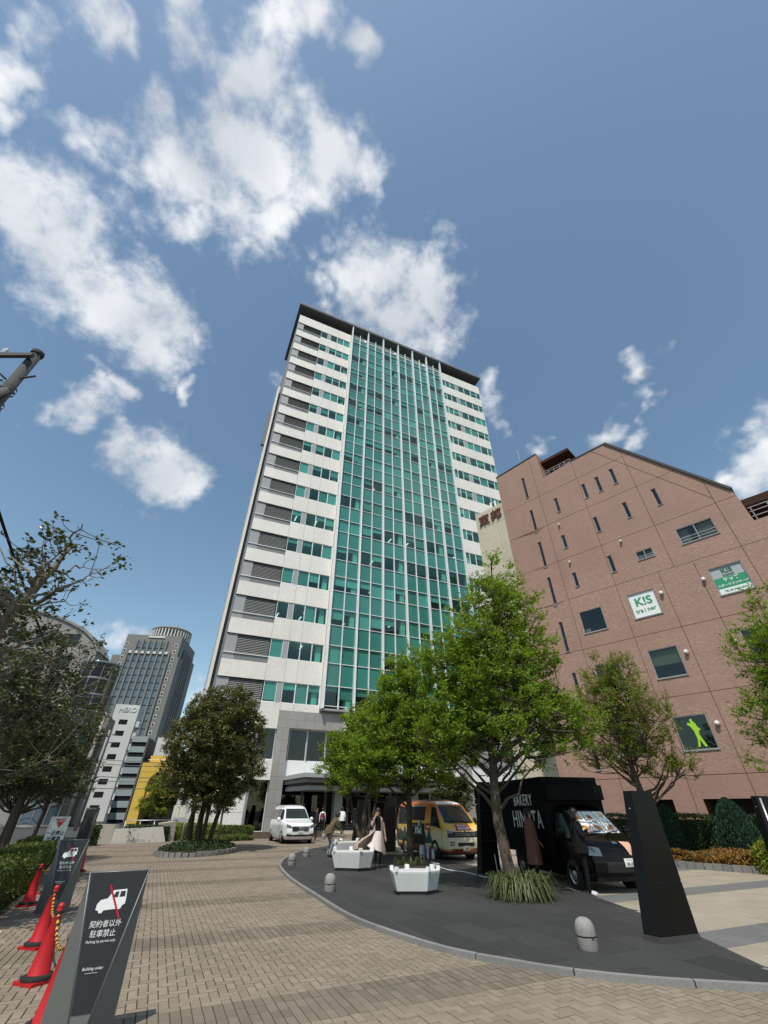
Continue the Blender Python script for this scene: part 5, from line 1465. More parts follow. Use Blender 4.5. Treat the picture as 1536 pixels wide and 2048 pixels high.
# ramp to the underground garage
m_rampw = mat('ramp_white_wall', (.62, .59, .53), .8, .2, n1=(.8, .1), n2=(8, .1), bump=(30, .4, .01))
m_rampb = mat('ramp_beige_wall', (.33, .30, .26), .8, .2, n1=(.6, .12), streak=(1.5, .15))
rw = thing('ramp_wall', 'white rendered ramp wall with a height limit notice along its foot', 'wall', (-16.38, 31.62, 0), math.atan2(33.58 - 31.62, -14.0 + 16.38))
MB().prism_y([(0, 0), (3.1, 0), (2.75, .78), (0, .70)], 0, .3).build('wall_face', m_rampw, rw)
put('lettering', text_mesh('車高制限 2.3m', .17, m_print2, 0, .002), rw, (1.35, -.006, .11), rot=(R(90), 0, 0))
MB().prism_y([(2.78, 0), (3.7, 0), (3.6, 1.05), (2.78, .95)], .32, 1.4).build('wall_end', m_rampb, rw)
rb2 = tag(MB().prism_y([(0, 0), (2.4, 0), (2.3, .92), (.2, .95)], 0, .35).build('ramp_wall', m_rampb, None, (-18.75, 32.35, 0), R(-16)), 'beige sloping concrete ramp wall joined to the white one', 'wall')
hedge('grass_strip', 'strip of green ground cover on top of the ramp wall', [(-16.1, 32.4), (-14.2, 34.1)], .8, .82, m_leaf_hedge_d, 2600, 59, .09, cat='shrub')
rl = thing('handrail', 'low steel handrail above the garage ramp', 'railing', (-17.2, 34.2, 0), R(38))
rm = MB()
for z in (.78, 1.08): rm.tube([(0, 0, z), (4.6, .2, z)], .03, 6)
for x in np.linspace(0, 4.6, 6): rm.tube([(x, .2 * x / 4.6, 0), (x, .2 * x / 4.6, 1.08)], .025, 6)
rm.build('rails', m_silver, rl)
sh = thing('panel_fence', 'cream ribbed panel fence behind the round tree', 'fence', (-16.0, 38.5, 0), R(8))
for i in range(12): MB().box(i * .24, i * .24 + .225, -.03 * (i % 2), .06, .05, 1.95).build('panel', mat('cream_panel', (.58, .54, .46), .7, .3, n1=(1, .1)), sh)
cbx = thing('grey_cabinet', 'pale grey utility cabinet in front of the panel fence', 'cabinet', (-14.6, 36.6, 0), R(8))
MB().box(-.4, .4, -.2, .2, .08, 1.25).build('body', m_grey_panel, cbx); MB().box(-.37, .37, -.215, -.2, .12, 1.2).build('door', m_grey_panel, cbx); MB().box(-.42, .42, -.22, .22, 0, .08).build('plinth', m_conc, cbx)
lp = thing('grey_post', 'slim pale grey post beside the golden hedge', 'post', (-13.4, 34.6, 0))
MB().tube([(0, 0, 0), (0, 0, 1.9)], .05, 8).build('shaft', m_grey_panel, lp); MB().box(-.09, .09, -.06, .06, 1.5, 1.9).build('box', m_grey_panel, lp)

# stop board and dark light box at the exit
sb = thing('stop_board', 'white stop board with a red triangle above the hedge', 'sign', (-12.75, 20.2, 0), R(12))
MB().box(-.34, .34, -.015, .015, .42, 1.42).build('panel', m_signwhite, sb)
for x in (-.3, .3): MB().box(x - .02, x + .02, .016, .05, 0, 1.4).build('post', m_silver, sb)
b = MB(); b.add([(-.16, -.018, 1.36), (.24, -.018, 1.36), (.04, -.018, 1.06)], [(0, 2, 1)]); b.build('red_triangle', m_redprint, sb)
put('lettering', text_mesh('止まれ', .11, m_print, 0, .001), sb, (.04, -.02, 1.29), rot=(R(90), 0, 0))
for s_, z_, sz in (('一旦停止', .9, .155), ('出庫車', .72, .17), ('優先', .54, .17)):
    put('lettering', text_mesh(s_, sz, m_rubber, 0, .004), sb, (0, -.018, z_), rot=(R(90), 0, 0))
lbx = thing('light_box_sign', 'slim dark sign box in a grey frame behind the stop board', 'sign', (-13.1, 22.8, 0), R(10))
MB().box(-.26, .26, -.09, .09, .05, 1.72).build('case', m_signgrey, lbx); MB().box(-.22, .20, -.1, -.09, .35, 1.66).build('face', m_signdark, lbx)
# white pipe barrier and low wall on the street side
gp = thing('pipe_barrier', 'thick white bent pipe barrier behind the yellow-green hedge', 'barrier', (-13.6, 17.2, 0), R(15))
pts = [(0, 0, 0), (0, 0, .62)] + [(-.18 + .18 * math.cos(a), 0, .62 + .18 * math.sin(a)) for a in np.linspace(0, math.pi / 2, 6)] + [(-1.6, 0, .80)]
MB().tube(pts, .075, 10).build('pipe', m_wht, gp); MB().tube([(-1.55, 0, 0), (-1.55, 0, .8)], .075, 10).build('pipe', m_wht, gp)
lw = tag(MB().box(-6, 0, 0, .25, 0, .72).build('low_wall', m_rampb, None, (-14.6, 19.8, 0), R(20)), 'low concrete wall behind the hedge on the street side', 'wall')
# utility pole with cross arms at the upper left
m_pole = mat('shade_toned_pole', (.065, .065, .066), .85, .2, n1=(2, .15))  # concrete darkened overall: the pole's shaded side is put into its colour
up = thing('utility_pole', 'tall concrete utility pole with a cross arm, insulators and braces', 'pole', (-8.0, 5.5, 0))
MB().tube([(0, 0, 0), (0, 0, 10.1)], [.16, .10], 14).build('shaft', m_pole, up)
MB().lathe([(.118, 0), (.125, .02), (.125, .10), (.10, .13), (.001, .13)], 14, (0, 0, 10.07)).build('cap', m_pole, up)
MB().box(-2.2, .16, -.2, -.12, 9.78, 9.88).build('cross_arm', m_conc_d, up)
MB().tube([(-.95, -.16, 9.78), (-.02, -.14, 9.0)], .022, 6).build('brace', m_conc_d, up)
MB().box(-2.2, .3, -.2, -.13, 8.55, 8.64).build('cross_arm', m_conc_d, up)
MB().tube([(-.75, -.16, 8.6), (-.1, -.12, 9.0)], .022, 6).build('brace', m_conc_d, up)
for z in (8.85, 8.75, 8.35, 8.2): MB().lathe([(.15, z), (.15, z + .05)], 14).build('clamp_band', m_conc_d, up)
for x in (-.55, -1.3):
    for z in (9.88, 8.64): MB().lathe([(.03, 0), (.06, .04), (.03, .08), (.06, .12), (.03, .16), (.02, .2)], 10, (x, -.16, z)).build('insulator', m_wht, up)
for (x, z) in ((.28, 8.2), (.22, 7.9)): MB().lathe([(.05, 0), (.09, .05), (.09, .3), (.05, .36)], 10, (x, -.2, z)).build('switch_can', m_conc_d, up)
MB().tube([(.1, -.1, 8.7), (.42, -.22, 8.45), (.3, -.25, 8.1)], .018, 6).build('jumper_wire', m_rubber, up)
MB().tube([(.0, 0, 9.2), (.5, -.1, 9.15)], .025, 6).build('step_bolt', m_conc_d, up)
a, b_ = Vector((-7.85, 7.0, 6.35)), Vector((-20.5, 30, 7.2))
tag(MB().tube([a.lerp(b_, t) - Vector((0, 0, 4 * t * (1 - t) * .3)) for t in np.linspace(-.3, 1, 14)], .03, 6).build('street_cable', m_rubber), 'thick black cable running along the street past the knobbly trees', 'cable')
# white extension cable on the island
cp = smooth_line([(3.35, 16.05), (3.2, 15.8), (2.9, 15.75), (2.75, 16.3), (2.5, 17.0), (2.1, 17.5), (1.9, 18.3), (1.75, 18.9), (2.0, 19.4), (1.75, 19.8), (1.9, 20.6)], .1)
tag(MB().tube([(3.32, 16.02, IZ + .5), (3.34, 16.0, IZ + .2)] + [(x, y, IZ + .012) for x, y in cp], .011, 5).build('extension_cable', m_print), 'white extension cable snaking from the pylon to the orange van', 'cable')
# ---------------------------------------------------------------- vehicles
m_tyre = mat('tyre', (.018, .018, .018), .85, .2)
m_rim = mat('wheel_rim', (.45, .45, .46), .35, .5, metal=.8)
m_vglass = mat('vehicle_glass', (.02, .026, .026), .04, .35)
m_lampg = mat('headlamp_glass', (.10, .105, .11), .08, .6, metal=.3, coat=.6)
m_trim = mat('black_trim', (.015, .015, .016), .45, .4)
m_chrome = mat('chrome', (.6, .6, .61), .15, .5, metal=1.0)
m_plate = mat('number_plate', (.68, .68, .66), .5, .3)
m_plate_ink = mat('plate_ink', (.02, .09, .05), .5, .3)

class Van:
    def __init__(s, front, rear, hw, b=.06, plan=(.55, .10)):
        s.fz, s.fx = zip(*front); s.rz, s.rx = zip(*rear); s.hz, s.hy = zip(*hw); s.b = b; s.plan = plan
    def front(s, z): return float(np.interp(z, s.fz, s.fx))
    def rear(s, z): return float(np.interp(z, s.rz, s.rx))
    def w(s, x, z):
        y = float(np.interp(z, s.hz, s.hy)); r_, k = s.plan
        df = s.front(z) - x; dr = x - s.rear(z)
        for d in (df, dr):
            if d < r_: y *= 1 - k * ((r_ - d) / r_) ** 2.2
        return y
    def fpt(s, y, z, e=.0):
        wf = s.w(s.front(z), z)
        sl = (s.front(z + .01) - s.front(z - .01)) / .02
        n = Vector((1, .25 * y, -sl)).normalized()
        return Vector((s.front(z) + s.b * (1 - (y / wf) ** 2), y, z)) + n * e
    def spt(s, x, z, sd, e=.0): return Vector((x, sd * (s.w(x, z) + e), z))
    def body(s, z0, z1, nz=34, nx=36):
        zs = z0 + (z1 - z0) * np.linspace(0, 1, nz)
        ts = .5 - .5 * np.cos(np.linspace(0, math.pi, nx))
        mb = MB()
        for sd in (1, -1):
            rings = []
            for z in zs:
                f, r_ = s.front(z), s.rear(z)
                rings.append([s.spt(r_ + (f - r_) * t, z, sd) for t in ts])
            mb.loft(rings if sd < 0 else [r_[::-1] for r_ in rings], closed=False, caps=False)
        us = np.linspace(-1, 1, 13)
        mb.loft([[s.fpt(u * s.w(s.front(z), z), z) for u in us] for z in zs], closed=False, caps=False)
        mb.loft([[Vector((s.rear(z) - .03 * (1 - u * u), -u * s.w(s.rear(z), z), z)) for u in us] for z in zs], closed=False, caps=False)
        f, r_ = s.front(z1), s.rear(z1)
        mb.loft([[Vector((r_ + (f - r_) * t + s.b * (1 - u * u) * (t > .97) - .03 * (1 - u * u) * (t < .03), u * s.w(r_ + (f - r_) * t, z1), z1 + .03 * (1 - u * u) * (1 - (2 * t - 1) ** 6))) for u in us] for t in ts], closed=False, caps=False)
        f, r_ = s.front(z0), s.rear(z0)
        mb.loft([[Vector((r_ + (f - r_) * t, -u * s.w(r_ + (f - r_) * t, z0), z0)) for u in us] for t in ts], closed=False, caps=False)
        return mb
    def fpatch(s, cor, e=.006, nu=8, nv=4):
        """cor = 4 (y,z) corners: bottom-right .. counter-clockwise seen from the front"""
        mb = MB(); rows = []
        for j in range(nv + 1):
            q = j / nv
            a = [cor[0][k] + (cor[3][k] - cor[0][k]) * q for k in (0, 1)]; b = [cor[1][k] + (cor[2][k] - cor[1][k]) * q for k in (0, 1)]
            rows.append([s.fpt(a[0] + (b[0] - a[0]) * i / nu, a[1] + (b[1] - a[1]) * i / nu, e) for i in range(nu + 1)])
        return mb.loft(rows, closed=False, caps=False)
    def spatch(s, cor, sd, e=.006, nu=8, nv=4):
        mb = MB(); rows = []
        for j in range(nv + 1):
            q = j / nv
            a = [cor[0][k] + (cor[3][k] - cor[0][k]) * q for k in (0, 1)]; b = [cor[1][k] + (cor[2][k] - cor[1][k]) * q for k in (0, 1)]
            rows.append([s.spt(a[0] + (b[0] - a[0]) * i / nu, a[1] + (b[1] - a[1]) * i / nu, sd, e) for i in range(nu + 1)])
        if sd < 0: return mb.loft(rows, closed=False, caps=False)
        return mb.loft([r_[::-1] for r_ in rows], closed=False, caps=False)
def wheel(t, x, y, r_, sd, w=.19):
    w_ = MB().lathe([(r_ * .62, -w / 2), (r_ * .92, -w / 2), (r_, -w / 2 + .03), (r_, w / 2 - .03), (r_ * .92, w / 2), (r_ * .62, w / 2)], 24, axis='Y').build('wheel', m_tyre, t, (x, y, r_))
    MB().lathe([(r_ * .63, sd * w * .42), (r_ * .55, sd * w * .36), (r_ * .42, sd * w * .30), (r_ * .22, sd * w * .40), (.001, sd * w * .42)], 20, axis='Y').build('rim', m_rim, w_)
    MB().lathe([(r_ * .50, sd * w * .352), (r_ * .46, sd * w * .345)], 16, axis='Y').build('rim_slots', m_trim, w_)
    MB().lathe([(r_ * 1.16, sd * (w / 2 - .03)), (.001, sd * (w / 2 - .032))], 24, axis='Y').build('wheel_arch', m_trim, t, (x, y, r_))
def vtext(v, t, s_, size, y, z, m, bold=0, e=.012):
    p = v.fpt(y, z, e)
    sl = (v.front(z + .02) - v.front(z - .02)) / .04
    put('lettering', text_mesh(s_, size, m, 0, bold), t, p, rot=(R(90) - math.atan(-sl), 0, R(90)))
def vehicle(name, label, loc, head):
    return thing(name, label, 'van', loc, head)
HD = math.atan2(-math.cos(GA), math.sin(GA))               # square to the tower front

# --- white people carrier in front of the entrance
wv = vehicle('passenger_van', 'white passenger van with a chrome three-bar grille parked by the tower entrance', (-6.1, 33.75, 0), HD)
v = Van([(.22, 2.42), (.35, 2.52), (.6, 2.56), (.85, 2.52), (.98, 2.42), (1.06, 2.12), (1.14, 1.70), (1.18, 1.50), (1.74, .78), (1.84, .52), (1.9, .15)],
        [(.22, -2.45), (.6, -2.52), (1.1, -2.5), (1.8, -2.3), (1.9, -2.1)], [(.22, .88), (.4, .95), (.95, .96), (1.15, .93), (1.72, .80), (1.83, .73), (1.88, .66), (1.9, .60)], .09, (.9, .16))
m_wpaint = mat('white_car_paint', (.74, .75, .76), .25, .5, coat=.8)
v.body(.22, 1.9).build('body', m_wpaint, wv)
v.fpatch([(-.74, 1.21), (.74, 1.21), (.62, 1.72), (-.62, 1.72)]).build('windscreen', m_vglass, wv)
for sd in (1, -1):
    v.spatch([(.6, 1.16), (1.32, 1.16), (.86, 1.66), (.5, 1.70)], sd).build('side_window', m_vglass, wv); v.spatch([(-.7, 1.16), (.52, 1.16), (.42, 1.70), (-.7, 1.70)], sd).build('side_window', m_vglass, wv); v.spatch([(-2.2, 1.16), (-.8, 1.16), (-.8, 1.70), (-2.1, 1.70)], sd).build('side_window', m_vglass, wv)
    v.fpatch([(sd * .60, .73), (sd * .88, .82), (sd * .86, .97), (sd * .56, .86)] if sd > 0 else [(-.88, .82), (-.60, .73), (-.56, .86), (-.86, .97)]).build('headlight', m_lampg, wv)
    v.fpatch([(sd * .50, .36), (sd * .84, .38), (sd * .82, .50), (sd * .48, .45)] if sd > 0 else [(-.84, .38), (-.50, .36), (-.48, .45), (-.82, .50)]).build('air_intake', m_trim, wv)
    m_ = MB().ell((1.05, sd * 1.06, 1.18), (.07, .12, .11), 10, 8).build('mirror', m_wpaint, wv)
    MB().tube([(.6, sd * .72, 1.93), (-1.8, sd * .72, 1.93)], .02, 6).build('roof_rail', m_trim, wv)
    for x in (1.62, -1.55): wheel(wv, x, sd * .86, .34, sd)
v.fpatch([(-.50, .60), (.50, .60), (.56, .84), (-.56, .84)], .005).build('grille', m_trim, wv)
for z in (.66, .73, .80): v.fpatch([(-.52, z - .010), (.52, z - .010), (.53, z + .010), (-.53, z + .010)], .012, 10, 1).build('grille_bar', m_chrome, wv)
p = v.fpt(0, .73, .03)
MB().lathe([(.085, -.01), (.105, 0), (.085, .01)], 20, p, axis='X').build('badge', m_chrome, wv)
st = MB()
for k in range(3):
    a = R(90 + 120 * k); st.tube([p, p + Vector((0, .09 * math.cos(a), .09 * math.sin(a)))], .008, 5)
st.build('badge_star', m_chrome, wv)
v.fpatch([(-.48, .36), (.48, .36), (.46, .45), (-.46, .45)]).build('air_intake', m_trim, wv)
v.fpatch([(-.17, .47), (.17, .47), (.17, .62), (-.17, .62)], .016).build('plate', m_plate, wv)
for q in range(4): v.fpatch([(-.11 + q * .06, .49), (-.08 + q * .06, .49), (-.08 + q * .06, .56), (-.11 + q * .06, .56)], .020, 1, 1).build('plate_mark', m_plate_ink, wv)
MB().box(-2.3, 2.3, -.8, .8, .16, .24).build('underbody', m_trim, wv)

for sd in (1, -1):
    for x in (.56, -.74, 1.3): v.spatch([(x - .006, .40), (x + .006, .40), (x + .006, 1.14), (x - .006, 1.14)], sd, .004, 1, 6).build('door_seam', m_trim, wv)
    v.spatch([(.40, .98), (.54, .98), (.54, 1.01), (.40, 1.01)], sd, .02, 2, 1).build('door_handle', m_chrome, wv)
v.fpatch([(-.80, 1.005), (.80, 1.005), (.80, 1.013), (-.80, 1.013)], .004, 12, 1).build('bonnet_seam', m_trim, wv)

# --- orange food van
ov = vehicle('food_van', 'orange and yellow painted food van with its sliding door open', (2.28, 23.25, 0), HD)
v = Van([(.26, 2.30), (.36, 2.38), (.60, 2.40), (.9, 2.36), (1.02, 2.30), (1.12, 2.16), (1.18, 2.06), (1.80, 1.36), (1.90, 1.12), (1.98, .55)],
        [(.26, -2.3), (.6, -2.36), (1.3, -2.34), (1.85, -2.2), (1.98, -1.95)], [(.26, .80), (.4, .845), (1.0, .85), (1.2, .84), (1.75, .74), (1.88, .68), (1.95, .60), (1.98, .52)], .07, (.5, .10))
def grad_paint(name, stops):
    m = mat(name, (.5, .3, .05), .35, .5, coat=.5)
    ns, ls = m.node_tree.nodes, m.node_tree.links
    tc = ns.new('ShaderNodeTexCoord'); sp = ns.new('ShaderNodeSeparateXYZ'); ls.new(tc.outputs['Object'], sp.inputs[0])
    nz = ns.new('ShaderNodeTexNoise'); nz.inputs['Scale'].default_value = 2.2; ls.new(tc.outputs['Object'], nz.inputs['Vector'])
    ad = ns.new('ShaderNodeMath'); ad.operation = 'MULTIPLY_ADD'; ls.new(nz.outputs['Fac'], ad.inputs[0]); ad.inputs[1].default_value = .45; ls.new(sp.outputs[2], ad.inputs[2])
    mr = ns.new('ShaderNodeMapRange'); ls.new(ad.outputs[0], mr.inputs[0]); mr.inputs[1].default_value = .2; mr.inputs[2].default_value = 2.2
    cr = ns.new('ShaderNodeValToRGB'); ls.new(mr.outputs[0], cr.inputs[0])
    el = cr.color_ramp.elements
    el[0].position, el[0].color = stops[0][0], (*stops[0][1], 1); el[1].position, el[1].color = stops[-1][0], (*stops[-1][1], 1)
    for q, c in stops[1:-1]:
        e = el.new(q); e.color = (*c, 1)
    ls.new(cr.outputs[0], ns['Principled BSDF'].inputs['Base Color'])
    return m
m_opaint = grad_paint('orange_wrap', [(.0, (.16, .02, .02)), (.17, (.22, .03, .02)), (.21, (.62, .36, .10)), (.26, (.72, .62, .40)), (.46, (.72, .60, .34)), (.53, (.72, .46, .05)), (.66, (.70, .34, .015)), (.80, (.55, .16, .01)), (1, (.40, .07, .01))])
v.body(.26, 1.98).build('body', m_opaint, ov)
# pale roof skin
rf = MB(); us = np.linspace(-1, 1, 9); xs = np.linspace(-1.9, .62, 8)
rf.loft([[Vector((x, u * .56, 1.99 + .03 * (1 - u * u))) for u in us] for x in xs], closed=False, caps=False); rf.build('roof_skin', m_wpaint, ov)
v.fpatch([(-.70, 1.21), (.70, 1.21), (.58, 1.80), (-.58, 1.80)]).build('windscreen', m_vglass, ov)
v.fpatch([(-.60, 1.84), (.60, 1.84), (.5, 1.95), (-.5, 1.95)], .005).build('roof_lip', m_wpaint, ov)
v.fpatch([(-.60, 1.18), (.66, 1.18), (.66, 1.205), (-.60, 1.205)], .008).build('cowl', m_trim, ov)
for sd in (1, -1):
    v.spatch([(1.12, 1.10), (1.95, 1.02), (1.40, 1.72), (1.12, 1.76)], sd).build('side_window', m_vglass, ov)
    v.spatch([(-2.15, 1.12), (-1.05, 1.12), (-1.05, 1.74), (-2.05, 1.74)], sd).build('side_window', m_vglass, ov)
    v.fpatch([(sd * .52, .74), (sd * .80, .74), (sd * .80, .98), (sd * .50, .92)] if sd > 0 else [(-.80, .74), (-.52, .74), (-.50, .92), (-.80, .98)]).build('headlight', m_lampg, ov)
    v.fpatch([(sd * .50, .74), (sd * .56, .74), (sd * .56, .93), (sd * .50, .93)] if sd > 0 else [(-.56, .74), (-.50, .74), (-.50, .93), (-.56, .93)], .009).build('headlight_trim', m_trim, ov)
    for q in range(2): v.fpatch([(sd * .52, .50 + .07 * q), (sd * .72, .50 + .07 * q), (sd * .72, .535 + .07 * q), (sd * .52, .535 + .07 * q)] if sd > 0 else [(-.72, .50 + .07 * q), (-.52, .50 + .07 * q), (-.52, .535 + .07 * q), (-.72, .535 + .07 * q)]).build('bumper_slot', m_trim, ov)
    for x in (1.42, -1.25): wheel(ov, x, sd * .77, .33, sd)
    MB().ell((1.75, sd * .98, 1.25), (.06, .10, .14), 10, 8).build('mirror', m_trim, ov)
    # painted peaks and ferns low on the side
    for (x0, h_) in ((.95, .42), (.55, .36), (-1.3, .5), (-1.75, .4)):
        v.spatch([(x0 - .32, .52), (x0 + .34, .50), (x0 + .04, .56 + h_), (x0, .56 + h_)], sd, .005).build('painted_peak', mat('wrap_green', (.03, .09, .075), .4, .4), ov)
    v.spatch([(-2.25, .55), (-1.0, .50), (-1.05, .80), (-2.2, .95)], sd, .004).build('painted_swirl', mat('wrap_dark_red', (.22, .03, .02), .4, .4), ov)
    v.spatch([(1.0, .48), (2.1, .42), (2.15, .62), (1.1, .80)], sd, .004).build('painted_swirl', mat('wrap_cream', (.66, .61, .48), .4, .4), ov)
    v.spatch([(.68, .96), (1.10, .96), (1.10, 1.18), (.68, 1.18)], sd, .008).build('logo_patch', mat('wrap_red', (.42, .012, .02), .4, .4), ov)
    v.spatch([(.79, 1.03), (1.05, 1.03), (1.05, 1.09), (.79, 1.09)], sd, .010).build('logo_word', m_print, ov)
    v.spatch([(-.98, .36), (.98, .36), (.98, .40), (-.98, .40)], sd, .004).build('side_trim', m_trim, ov)
# open side door: black patch painted for the shaded inside, shelves on it, camera-facing side
v.spatch([(-.92, .42), (.60, .42), (.60, 1.76), (-.92, 1.76)], -1, .007).build('door_shade_patch', m_trim, ov)
v.spatch([(-.95, 1.76), (.64, 1.76), (.64, 1.80), (-.95, 1.80)], -1, .03).build('door_rail', m_silver, ov)
for z in (.78, 1.06): MB().box(-.6, .4, -.87, -.84, z, z + .03).build('shelf', m_silver, ov)
for (x, z, h_) in ((-.1, .81, .22), (.12, .81, .26), (.3, .81, .2), (.2, 1.09, .18)): MB().lathe([(.07, 0), (.07, h_), (.001, h_)], 10, (x, -.88, z)).build('canister', m_silver, ov)
v.fpatch([(-.80, .40), (.80, .40), (.78, .73), (-.78, .73)], .003).build('bumper_skin', mat('wrap_cream', (.66, .61, .48), .4, .4), ov)
v.fpatch([(-.50, .74), (.50, .74), (.50, .92), (-.50, .92)], .005).build('grille', m_trim, ov)
for z in (.80, .86): v.fpatch([(-.48, z), (.48, z), (.48, z + .02), (-.48, z + .02)], .010, 8, 1).build('grille_bar', m_wframe, ov)
v.fpatch([(-.38, .46), (.38, .46), (.38, .58), (-.38, .58)]).build('air_intake', m_trim, ov)
v.fpatch([(-.38, .96), (.36, .965), (.32, 1.155), (-.34, 1.15)], .008).build('logo_patch', MATS['wrap_red'], ov)
for q in range(6): v.fpatch([(-.27 + q * .092, .985), (-.205 + q * .092, .985 + .008 * (q % 2)), (-.21 + q * .092, 1.075), (-.262 + q * .092, 1.08 - .012 * (q % 3))], .014, 2, 2).build('logo_stroke', m_print, ov)
v.fpatch([(-.26, 1.10), (.24, 1.10), (.23, 1.12), (-.25, 1.125)], .014, 6, 1).build('logo_stroke', m_print, ov)
v.fpatch([(-.06, .925), (.06, .925), (.06, .965), (-.06, .965)], .014).build('badge', m_chrome, ov)
v.fpatch([(-.16, .33), (.17, .33), (.17, .48), (-.16, .48)], .018).build('plate', m_plate, ov)
for q in range(3): v.fpatch([(-.06 + q * .06, .36), (-.035 + q * .06, .36), (-.035 + q * .06, .42), (-.06 + q * .06, .42)], .021, 1, 1).build('plate_mark', m_plate_ink, ov)
wp = MB()
for s_ in (-1, 1): wp.tube([v.fpt(s_ * .5, 1.22, .02), v.fpt(s_ * .05, 1.27, .02)], .01, 5)
wp.build('wipers', m_trim, ov)
MB().box(-2.1, 2.1, -.7, .7, .18, .28).build('underbody', m_trim, ov)
gs = thing('steel_canisters', 'steel water canisters standing on the ground by the open orange van', 'canister', (1.55, 21.6, .003))
for x, y, r_, h_ in ((0, 0, .12, .42), (.24, .1, .11, .38), (.45, -.03, .09, .3)):
    MB().lathe([(r_, 0), (r_, h_), (r_ * .6, h_ + .05), (r_ * .3, h_ + .06), (.001, h_ + .06)], 14, (x, y, 0)).build('canister', m_silver, gs)

for sd in (1, -1):
    for x in (1.06, 2.0): v.spatch([(x - .006, .42), (x + .006, .42), (x + .006, 1.05), (x - .006, 1.05)], sd, .009, 1, 6).build('door_seam', m_trim, ov)
    v.spatch([(1.1, .93), (1.24, .93), (1.24, .96), (1.1, .96)], sd, .02, 2, 1).build('door_handle', m_trim, ov)

# --- black bakery truck
BH = R(-90 + 13)
bv = vehicle('bakery_truck', 'black bakery food truck with white lettering on its box and menu sheets on the windscreen', (5.35, 15.2, 0), BH)
v = Van([(.24, 1.90), (.34, 2.0), (.55, 2.04), (.82, 2.0), (.95, 1.90), (1.04, 1.72), (1.10, 1.56), (1.62, .98), (1.74, .70), (1.80, .25)],
        [(.24, -2.0), (1.0, -2.0), (1.8, -1.9)], [(.24, .76), (.4, .82), (.95, .83), (1.1, .81), (1.58, .70), (1.70, .64), (1.77, .55), (1.80, .48)], .09, (.55, .13))
m_bpaint = mat('black_car_paint', (.003, .003, .0035), .12, .2, coat=.08)
m_bbox = mat('matt_black_panel', (.004, .004, .0045), .7, .12)
v.body(.24, 1.8).build('cab', m_bpaint, bv)
bx = MB().box(-2.35, .62, -.93, .93, .62, 2.42).build('box', m_bbox, bv)
MB().box(.62, .80, -.93, .93, 1.86, 2.22).build('box_front', m_bbox, bv)
MB().box(-2.4, .66, .93, .955, .6, 2.25).build('box_trim', m_silver, bv)
for sd in (1, -1):
    v.spatch([(.72, 1.06), (1.42, 1.02), (1.0, 1.54), (.72, 1.58)], sd).build('side_window', m_vglass, bv)
    v.fpatch([(sd * .48, .70), (sd * .80, .72), (sd * .80, .90), (sd * .50, .86)] if sd > 0 else [(-.80, .72), (-.48, .70), (-.50, .86), (-.80, .90)]).build('headlight', m_lampg, bv)
    MB().ell((1.28, sd * .98, 1.16), (.06, .10, .13), 10, 8).build('mirror', m_bpaint, bv)
    for x in (1.22, -1.43): wheel(bv, x, sd * .74, .30, sd)
v.fpatch([(-.62, 1.12), (.62, 1.12), (.54, 1.60), (-.54, 1.60)], .004).build('windscreen', m_vglass, bv)
m_food = [mat('print_orange', (.62, .22, .05), .5, .3), mat('print_brown', (.42, .13, .06), .5, .3), mat('print_tan', (.70, .38, .12), .5, .3)]
for r_ in range(2):
    for c in range(3):
        z0, z1 = 1.125 + r_ * .235, 1.345 + r_ * .235
        def yy(f, z): return (-.60 + 1.20 * f) * (1 - .13 * (z - 1.12) / .48)
        f0, f1 = c / 3 + .008, (c + 1) / 3 - .008
        sh_ = v.fpatch([(yy(f0, z0), z0), (yy(f1, z0), z0), (yy(f1, z1), z1), (yy(f0, z1), z1)], .010).build('menu_sheet', m_signwhite, bv)
        fc = (f0 + f1) / 2; rr = random.Random(r_ * 3 + c)
        for k in range(3):
            y_, z_ = yy(fc + rr.uniform(-.05, .05), z0 + .11) , z0 + .11 + rr.uniform(-.03, .03)
            v.fpatch([(y_ - .055, z_ - .03), (y_ + .05, z_ - .045), (y_ + .06, z_ + .03), (y_ - .04, z_ + .045)], .013 + .002 * k, 2, 2).build('food_picture', m_food[(c + k + r_) % 3], sh_)
v.fpatch([(-.42, .40), (.42, .40), (.42, .60), (-.42, .60)], .004).build('air_intake', m_trim, bv)
v.fpatch([(.05, .50), (.36, .50), (.36, .655), (.05, .655)], .016).build('plate', m_plate, bv)
vtext(v, bv, '83-72', .085, .205, .55, m_trim, .0015, .022)
for q in range(4): v.fpatch([(.11 + q * .045, .612), (.14 + q * .045, .612), (.14 + q * .045, .638), (.11 + q * .045, .638)], .020, 1, 1).build('plate_mark', m_print2, bv)
v.fpatch([(-.07, .93), (.07, .93), (.06, .975), (-.06, .975)], .012).build('badge', m_chrome, bv)
v.fpatch([(.28, .72), (.46, .70), (.44, .95), (.16, .97)], .012).build('poster', mat('poster_peach', (.60, .34, .24), .5, .3), bv)
wp = MB()
for s_ in (-.45, .1): wp.tube([v.fpt(s_, 1.115, .03), v.fpt(s_ + .42, 1.16, .03)], .011, 5)
wp.build('wipers', m_trim, bv)
MB().tube([(.6, -.6, 1.78), (.35, -.62, 2.35)], .008, 5).build('aerial', m_silver, bv)
MB().box(-2.2, 1.8, -.6, .6, .2, .62).build('underbody', m_trim, bv)
for s_, sz, z_, x_ in (('BAKERY', .40, 1.86, -.62), ('HINATA', .60, 1.38, -.52)):
    put('lettering', text_mesh(s_, sz, m_print, .002, .004, xs=.74, spacing=1.12), bv, (x_, -.936, z_), rot=(R(90), 0, 0))
